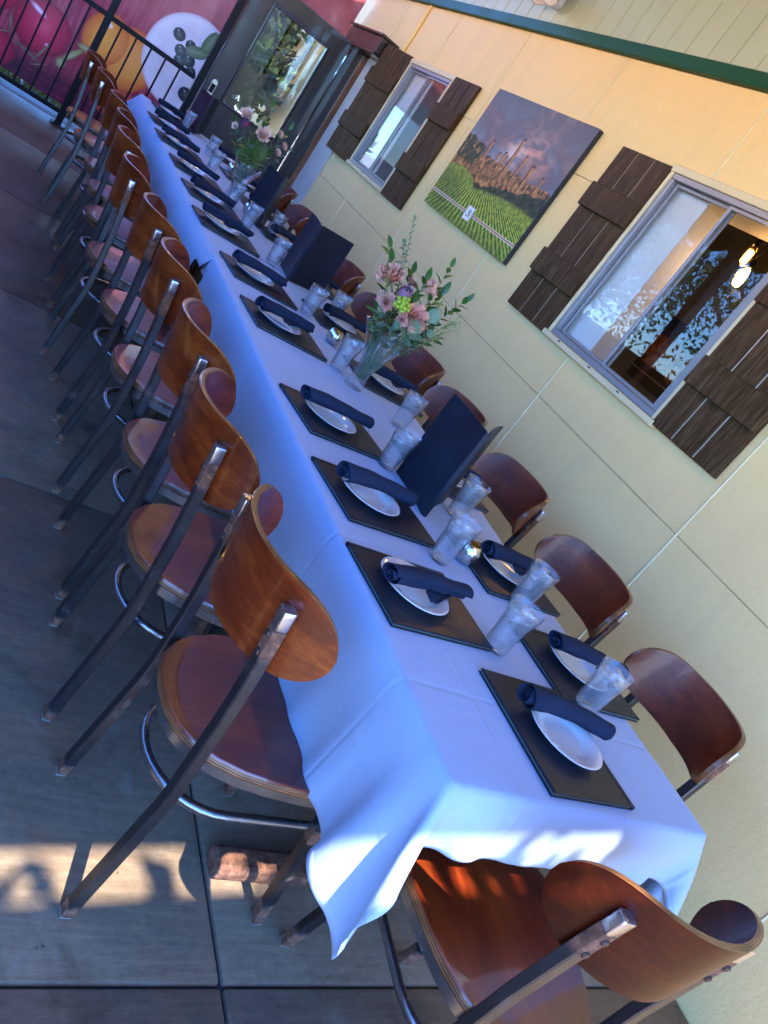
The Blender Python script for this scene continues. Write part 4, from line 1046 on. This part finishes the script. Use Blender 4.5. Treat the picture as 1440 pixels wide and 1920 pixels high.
def sprig(label, base, tip, kind, n, group, bow=(0,0,0), s0=1.0, s1=.6, start=.35, mat='stem', parts='sprig'):
    o = thing('leafy_sprig', label, 'foliage', base, 0, group)
    b = Vector(base); pth = [p - b for p in curve(base, tip, bow, 10)]
    MB().tube(pth, [.0018 - .0010*k/10 for k in range(11)], 6).build('stem', M[mat], o, smooth=0)
    for k in range(n):
        q = start + (1-start)*k/max(1, n-1); f = q*10; i = min(9, int(f)); p = pth[i].lerp(pth[i+1], f-i)
        t_ = (pth[i+1]-pth[i]).normalized(); side = t_.orthogonal().normalized()
        a = (k % 2)*PI + k*.7 if kind != 'euc' else (k % 2)*PI + (k//2)*1.57
        side = Quaternion(t_, a + fr_.uniform(-.3, .3)) @ side
        d = (side*(.9 if kind == 'euc' else .65) + t_*(.35 if kind == 'euc' else .75)) if k < n-1 else t_
        leaf(kind, o, p, d, t_, s0 + (s1-s0)*q + fr_.uniform(-.08, .08))
    return o
def orient(o, d):
    o.rotation_euler = Vector(d).to_track_quat('Z', 'Y').to_euler()
def stem_part(o, base, matname='stem'):
    # stem from the bloom back to the vase, in the thing's own frame
    inv = o.rotation_euler.to_matrix().inverted(); b = inv @ (Vector(base) - Vector(o.location))
    m = Vector((0, 0, b.length*-.35))
    MB().tube([Vector((0,0,0)), m*.5, m.lerp(b, .35), b.lerp(m, .3), b], .0022, 6).build('stem', M[matname], o, smooth=0)
def rose(label, pos, d, R, mat, base, group):
    o = thing('rose', label, 'flower', pos, 0, group); orient(o, d); mb = MB(); k = 0
    for ringi, (cnt, r0, h, open_) in enumerate(((3, .14, 1.0, .04), (4, .32, 1.0, .10), (5, .54, .95, .20), (6, .78, .86, .38), (7, .98, .72, .60))):
        for c in range(cnt):
            a0 = c*2*PI/cnt + ringi*.6 + fr_.uniform(-.15, .15); wd = 1.35*2*PI/cnt if ringi else 2.4
            P = []
            for i in range(6):
                q = i/5; row = []
                for j in range(7):
                    e = (j/6-.5); a = a0 + e*wd*(.55+.45*math.sin(PI*min(1, q+.25)))
                    rr = R*(r0*(.35+.65*q**.7) + open_*.30*q**3); zz = R*(-.35 + (h*1.1+.25)*q - open_*.30*q**3 - .35*(2*e)**4*q) + R*.03*math.sin(9*e+c)*q
                    row.append((rr*math.cos(a), rr*math.sin(a), zz))
                P.append(row)
            mb.grid(P)
    q = mb.build('bloom', M[mat], o, smooth=0)
    stem_part(o, base); return o
def mum(label, pos, d, R, mat, base, group):
    o = thing('chrysanthemum', label, 'flower', pos, 0, group); orient(o, d); mb = MB()
    for ringi in range(6):
        cnt = 12 + ringi*4; el = R_(84 - ringi*15)
        for c in range(cnt):
            a = c*2*PI/cnt + ringi*.37 + fr_.uniform(-.06, .06); L = R*(.62 + .06*ringi)*fr_.uniform(.85, 1.1)
            ca, sa = math.cos(a), math.sin(a); P = []
            for i in range(4):
                q = i/3; r = L*q*math.cos(el) + R*.08; z = L*q*math.sin(el) + .10*R*q*q; wv = R*.085*(math.sin(PI*(.15+.75*q)))
                P.append([(r*ca - wv*sa, r*sa + wv*ca, z + wv*.4), (r*ca, r*sa, z), (r*ca + wv*sa, r*sa - wv*ca, z + wv*.4)])
            mb.grid(P)
    mb.build('bloom', M[mat], o, smooth=0); stem_part(o, base); return o
def protea(label, pos, d, R, base):
    o = thing('protea', label, 'flower', pos, 0, None); del_ = None; orient(o, d)
    mb = MB()
    for ringi in range(4):
        cnt = 9
        for c in range(cnt):
            a0 = c*2*PI/cnt + ringi*.35; P = []
            for i in range(6):
                q = i/5; rr = R*(.45 + .5*math.sin(q*1.9))*(.80+.08*ringi); z = R*(-.7 + (2.0-.28*ringi)*q); w_ = .42*(math.sin(PI*(.12+.86*q)))
                P.append([(rr*math.cos(a0+e*w_), rr*math.sin(a0+e*w_), z) for e in (-1, -.5, 0, .5, 1)])
            mb.grid(P)
    mb.build('bracts', M['protea'], o, smooth=0)
    MB().sphere((0, 0, R*.55), (R*.5, R*.5, R*.7), 14, 10).build('core', M['protea_dark'], o, smooth=0); stem_part(o, base); return o
def berries(label, pos, base, R=.0082, n=14):
    o = thing('berry_sprig', label, 'berries', pos); orient(o, (-.4, -.8, .35))
    bm_ = MB().sphere((0, 0, 0), (1, 1, 1.15), 12, 8).mesh('berry', M['berry'], smooth=0)
    for k in range(n):
        a = k*2.399; r = .0075*math.sqrt(k)
        q = link('berry', bm_, o); q.location = (r*math.cos(a), r*math.sin(a), .012 - r*.5 + fr_.uniform(-.002, .002)); q.scale = (R,)*3; q.rotation_euler = (fr_.random(), fr_.random(), 0)
    stem_part(o, base); return o
def froth(label, base, tip, n, spread, mat='dill', group=None, dots=True):
    o = thing('feathery_sprig', label, 'foliage', base, 0, group); mb = MB(); b = Vector(base)
    pth = [p - b for p in curve(base, tip, (0, 0, .02), 8)]; T = pth[-1]
    MB().tube(pth, .0013, 5).build('stem', M['stem'], o, smooth=0)
    ax = (pth[-1]-pth[-3]).normalized()
    for k in range(n):
        st = pth[5+k % 4]; d = (ax*.8 + Vector((fr_.gauss(0, 1), fr_.gauss(0, 1), fr_.gauss(0, 1)))*.55).normalized()*spread*fr_.uniform(.5, 1.1)
        en = st + d; mb.tube([st, st.lerp(en, .5) + Vector((0, 0, .004)), en], .0006, 3, cap=False)
        if dots: mb.sphere(en, .0018, 5, 4)
    f = mb.build('florets', M[mat], o, smooth=0); f['kind'] = 'stuff'
    return o
v1 = (.442, 1.792, TT); vase('twisted clear glass vase holding the near bouquet', v1)
vb = Vector(v1)
def inv(dx=0, dy=0): return (vb.x + dx, vb.y + dy, vb.z + .05)
G1 = 'flowers in the near vase'; G2 = 'flowers in the far vase'
def sb(): return (vb.x+fr_.uniform(-.012, .012), vb.y+fr_.uniform(-.012, .012), vb.z+.036+fr_.uniform(0, .01))
rose('large pink rose low in the front of the near bouquet', (.45, 1.735, 1.085), (-.25,-.85,.3), .043, 'rose', sb(), G1)
rose('pink rose on the right side of the near bouquet', (.475, 1.82, 1.185), (.35,-.3,.8), .037, 'rose', sb(), G1)
rose('pale pink rose at the upper left of the near bouquet', (.325, 1.80, 1.150), (-.7,-.35,.6), .043, 'rose', sb(), G1)
mum('dusty pink chrysanthemum at the left edge of the near bouquet', (.345, 1.765, 1.078), (-.75,-.6,.15), .040, 'mum', sb(), G1)
mum('small dusty pink chrysanthemum under the berries in the near bouquet', (.412, 1.725, 1.060), (-.35,-.9,.1), .024, 'mum', sb(), G1)
mum('dusty pink chrysanthemum behind the protea in the near bouquet', (.42, 1.83, 1.165), (.05,-.3,.9), .026, 'mum', sb(), G1)
protea('purple and pink protea in the middle of the near bouquet', (.385, 1.765, 1.130), (-.15,-.35,.85), .026, sb())
berries('cluster of round lime green berries in the near bouquet', (.381, 1.728, 1.106), sb())
GS = 'leafy sprigs in the near vase'
sprig('tall thin eucalyptus sprig reaching highest from the near bouquet', sb(), (.285, 1.82, 1.345), 'euc', 34, GS, (.03, .02, .02), .62, .35, .55)
sprig('blue green eucalyptus spike beside the tallest sprig', sb(), (.292, 1.79, 1.262), 'euc', 26, GS, (.03, -.01, .02), .85, .55, .5)
sprig('dark green ruscus sprig at the upper left of the near bouquet', sb(), (.262, 1.80, 1.225), 'ruscus', 9, GS, (.01, 0, .03), .85, .8, .5)
sprig('dark green ruscus sprig at the upper right of the near bouquet', sb(), (.490, 1.80, 1.285), 'ruscus', 11, GS, (.03, 0, .0), .9, .7, .55)
sprig('dark green ruscus sprig at the right edge of the near bouquet', sb(), (.612, 1.79, 1.222), 'ruscus', 11, GS, (.01, 0, .04), .9, .75, .55)
sprig('dark green ruscus sprig drooping low on the right of the near vase', sb(), (.590, 1.77, 1.055), 'ruscus', 6, GS, (.02, -.02, .06), .7, .7, .6)
sprig('broad silver green eucalyptus leaves under the pink rose', sb(), (.505, 1.74, 1.098), 'big', 5, GS, (0, -.02, .01), .9, .9, .6)
sprig('round eucalyptus leaves spilling over the near vase rim', sb(), (.405, 1.72, 1.025), 'euc', 10, GS, (0, -.01, .02), 1.0, 1.0, .55)
sprig('large round eucalyptus leaf at the middle of the near vase rim', sb(), (.455, 1.715, 1.035), 'big', 4, GS, (0, -.01, .01), .8, .9, .6)
sprig('silver eucalyptus sprig on the left rim of the near vase', sb(), (.335, 1.75, 1.04), 'euc', 12, GS, (0, 0, .02), .8, .7, .55)
sprig('dark leaves at the back of the near bouquet', sb(), (.42, 1.87, 1.19), 'ruscus', 12, GS, (.02, .02, .01), 1, .9, .5)
sprig('dark leaves filling the centre of the near bouquet', sb(), (.43, 1.77, 1.12), 'ruscus', 12, GS, (.0, -.01, .01), 1, .9, .55)
sprig('eucalyptus leaves at the right of the pink rose in the near bouquet', sb(), (.545, 1.77, 1.10), 'euc', 14, GS, (0, 0, .02), 1, .9, .55)
for lab, tip, kd, n, sc in (('ruscus leaves under the left chrysanthemum', (.33, 1.76, 1.035), 'ruscus', 9, 1.0), ('ruscus leaves behind the upper left rose', (.315, 1.84, 1.185), 'ruscus', 10, 1.0), ('ruscus leaves between the right rose and the protea', (.435, 1.79, 1.205), 'ruscus', 11, 1.0),
                        ('ruscus leaves at the back right of the near bouquet', (.545, 1.84, 1.19), 'ruscus', 12, 1.1), ('eucalyptus leaves at the lower right of the near bouquet', (.53, 1.73, 1.06), 'euc', 16, 1.1), ('ruscus leaves low at the right rim of the near vase', (.53, 1.76, 1.03), 'ruscus', 9, 1.0)):
    sprig(lab, sb(), tip, kd, n, GS, (.01, 0, .02), sc, sc*.9, .5)
froth('pale green feathery sprig at the right of the near bouquet', sb(), (.622, 1.79, 1.132), 60, .05, 'dill', 'feathery sprigs in the near vase')
froth('lime green snapdragon like sprig beside the right rose', sb(), (.525, 1.78, 1.150), 90, .032, 'dill', 'feathery sprigs in the near vase')
froth('lime feathery sprig in front of the upper left rose', sb(), (.312, 1.765, 1.122), 70, .026, 'dill', 'feathery sprigs in the near vase')
froth('fine green sprig trailing right under the near bouquet', sb(), (.585, 1.75, 1.085), 45, .05, 'dill', 'feathery sprigs in the near vase', False)
# far vase
v2 = (.352, 4.055, TT); vase('clear glass vase holding the far bouquet', v2, .215, -1.0); vb = Vector(v2)
rose('large peach rose in the front of the far bouquet', (.322, 4.00, 1.150), (-.1,-.8,.5), .038, 'peach', sb(), G2)
rose('pale peach rose at the upper left of the far bouquet', (.212, 4.06, 1.185), (-.5,-.5,.6), .032, 'peach', sb(), G2)
for k, (x, z, nm) in enumerate(((.410, 1.205, 'upper'), (.462, 1.165, 'right'), (.448, 1.118, 'lower'))):
    mum(f'small peach flower at the {nm} right of the far bouquet', (x, 4.04, z), (.4,-.6,.5), .024, 'peach', sb(), G2)
mum('tiny peach flower at the left edge of the far bouquet', (.182, 4.03, 1.105), (-.7,-.6,.2), .022, 'peach', sb(), G2)
protea('purple protea beside the upper left rose of the far bouquet', (.215, 4.00, 1.145), (-.3,-.4,.8), .026, sb())
GS = 'leafy sprigs in the far vase'
for lab, tip, kd, n in (('tall ruscus sprig at the top of the far bouquet', (.262, 4.08, 1.255), 'ruscus', 9), ('ruscus sprig at the top right of the far bouquet', (.312, 4.08, 1.285), 'ruscus', 10), ('ruscus sprig at the left of the far bouquet', (.175, 4.04, 1.12), 'ruscus', 9),
                        ('ruscus sprig at the right edge of the far bouquet', (.445, 4.06, 1.25), 'ruscus', 8), ('green leaves in front of the far vase', (.27, 3.98, 1.05), 'ruscus', 10), ('dark leaves behind the peach rose of the far bouquet', (.33, 4.10, 1.17), 'ruscus', 12), ('small leaves trailing right from the far bouquet', (.50, 4.04, 1.16), 'euc', 12)):
    sprig(lab, sb(), tip, kd, n, GS, (.01, 0, .02), 1.1, .9, .5)
for k, (x, z) in enumerate(((.33, 1.07), (.37, 1.05), (.29, 1.03))):
    froth(f'bright green feathery foliage at the {("middle", "right", "left")[k]} of the far vase', sb(), (x, 4.0, z), 130, .075, 'dill', 'feathery foliage in the far vase', False)

# ------------------------------------------------------------------ greenery outside
M['tree_leaf'] = leafmat('tree_leaf', (.03,.06,.015), (.10,.16,.04), .5); M['bark'] = simple('bark', (.10,.07,.05), .9, 0, .3, 8)
def tree(label, x, y, H, R, seed, n=9000, ls=.075):
    rg = np.random.RandomState(seed); o = thing('garden_tree', label, 'tree', (x, y, -.04), 0, 'trees around the patio')
    mb = MB().tube([(0, 0, 0), (.05*R, .03, H*.25), (-.04, .06*R, H*.5), (.05, 0, H*.8)], [.11*R/1.5, .09*R/1.5, .06*R/1.5, .02], 8)
    for k in range(5):
        a = k*1.3+seed; mb.tube([(0, 0, H*(.35+.07*k)), (.45*R*math.cos(a), .45*R*math.sin(a), H*(.5+.07*k)), (.75*R*math.cos(a), .75*R*math.sin(a), H*(.58+.07*k))], [.05, .03, .01], 6)
    mb.build('trunk', M['bark'], o, smooth=50)
    cen = rg.randn(16, 3)*np.array([.45, .45, .5])*R; cen[:, 2] *= H*.35/R; cen[:, 2] += H*.68
    vs = []; fs = []
    for i in range(n):
        c = cen[rg.randint(16)] + rg.randn(3)*R*.22
        a = rg.randn(3); a /= np.linalg.norm(a); b = np.cross(a, rg.randn(3)); b /= np.linalg.norm(b); s = ls*rg.uniform(.6, 1.2); k = len(vs)
        vs += [c-a*s, c+b*s*.45, c+a*s, c-b*s*.45]; fs.append((k, k+1, k+2, k+3))
    mb = MB(); mb.add(vs, fs); mb.build('crown', M['tree_leaf'], o)
tree('leafy tree beyond the glass of the dark door', 2.6, 12.5, 4.2, 1.8, 1)
tree('leafy shrub right behind the glass of the dark door', 1.25, 9.3, 2.2, .55, 8, 1500, .09)
tree('second leafy tree seen through the glass of the dark door', 3.6, 15.5, 5.0, 2.2, 2)
tree('tree mirrored in the near window', -8.5, 11.0, 4.6, 2.0, 3)
tree('taller tree mirrored at the edge of the near window', -9.5, 16.5, 5.5, 2.4, 4)
tree('tree on the street side left of the patio', -8.5, 4.0, 4.2, 1.8, 5)
gr = MB(); rg2 = random.Random(5)
for k in range(2600):
    x = rg2.uniform(-2.6, .9); y = rg2.uniform(8.25, 8.75); a = rg2.uniform(0, 6.28); h = rg2.uniform(.04, .10); d = .008
    gr.add([(x-d*math.cos(a), y-d*math.sin(a), -.02), (x+d*math.cos(a), y+d*math.sin(a), -.02), (x+rg2.uniform(-.03, .03), y+rg2.uniform(-.03, .03), h)], [(0, 1, 2)])
go = gr.build('grass', leafmat('grass_blade', (.08,.14,.02), (.22,.30,.06), .6)); go['kind'] = 'stuff'; go['label'] = 'strip of green grass under the banner'; go['category'] = 'grass'
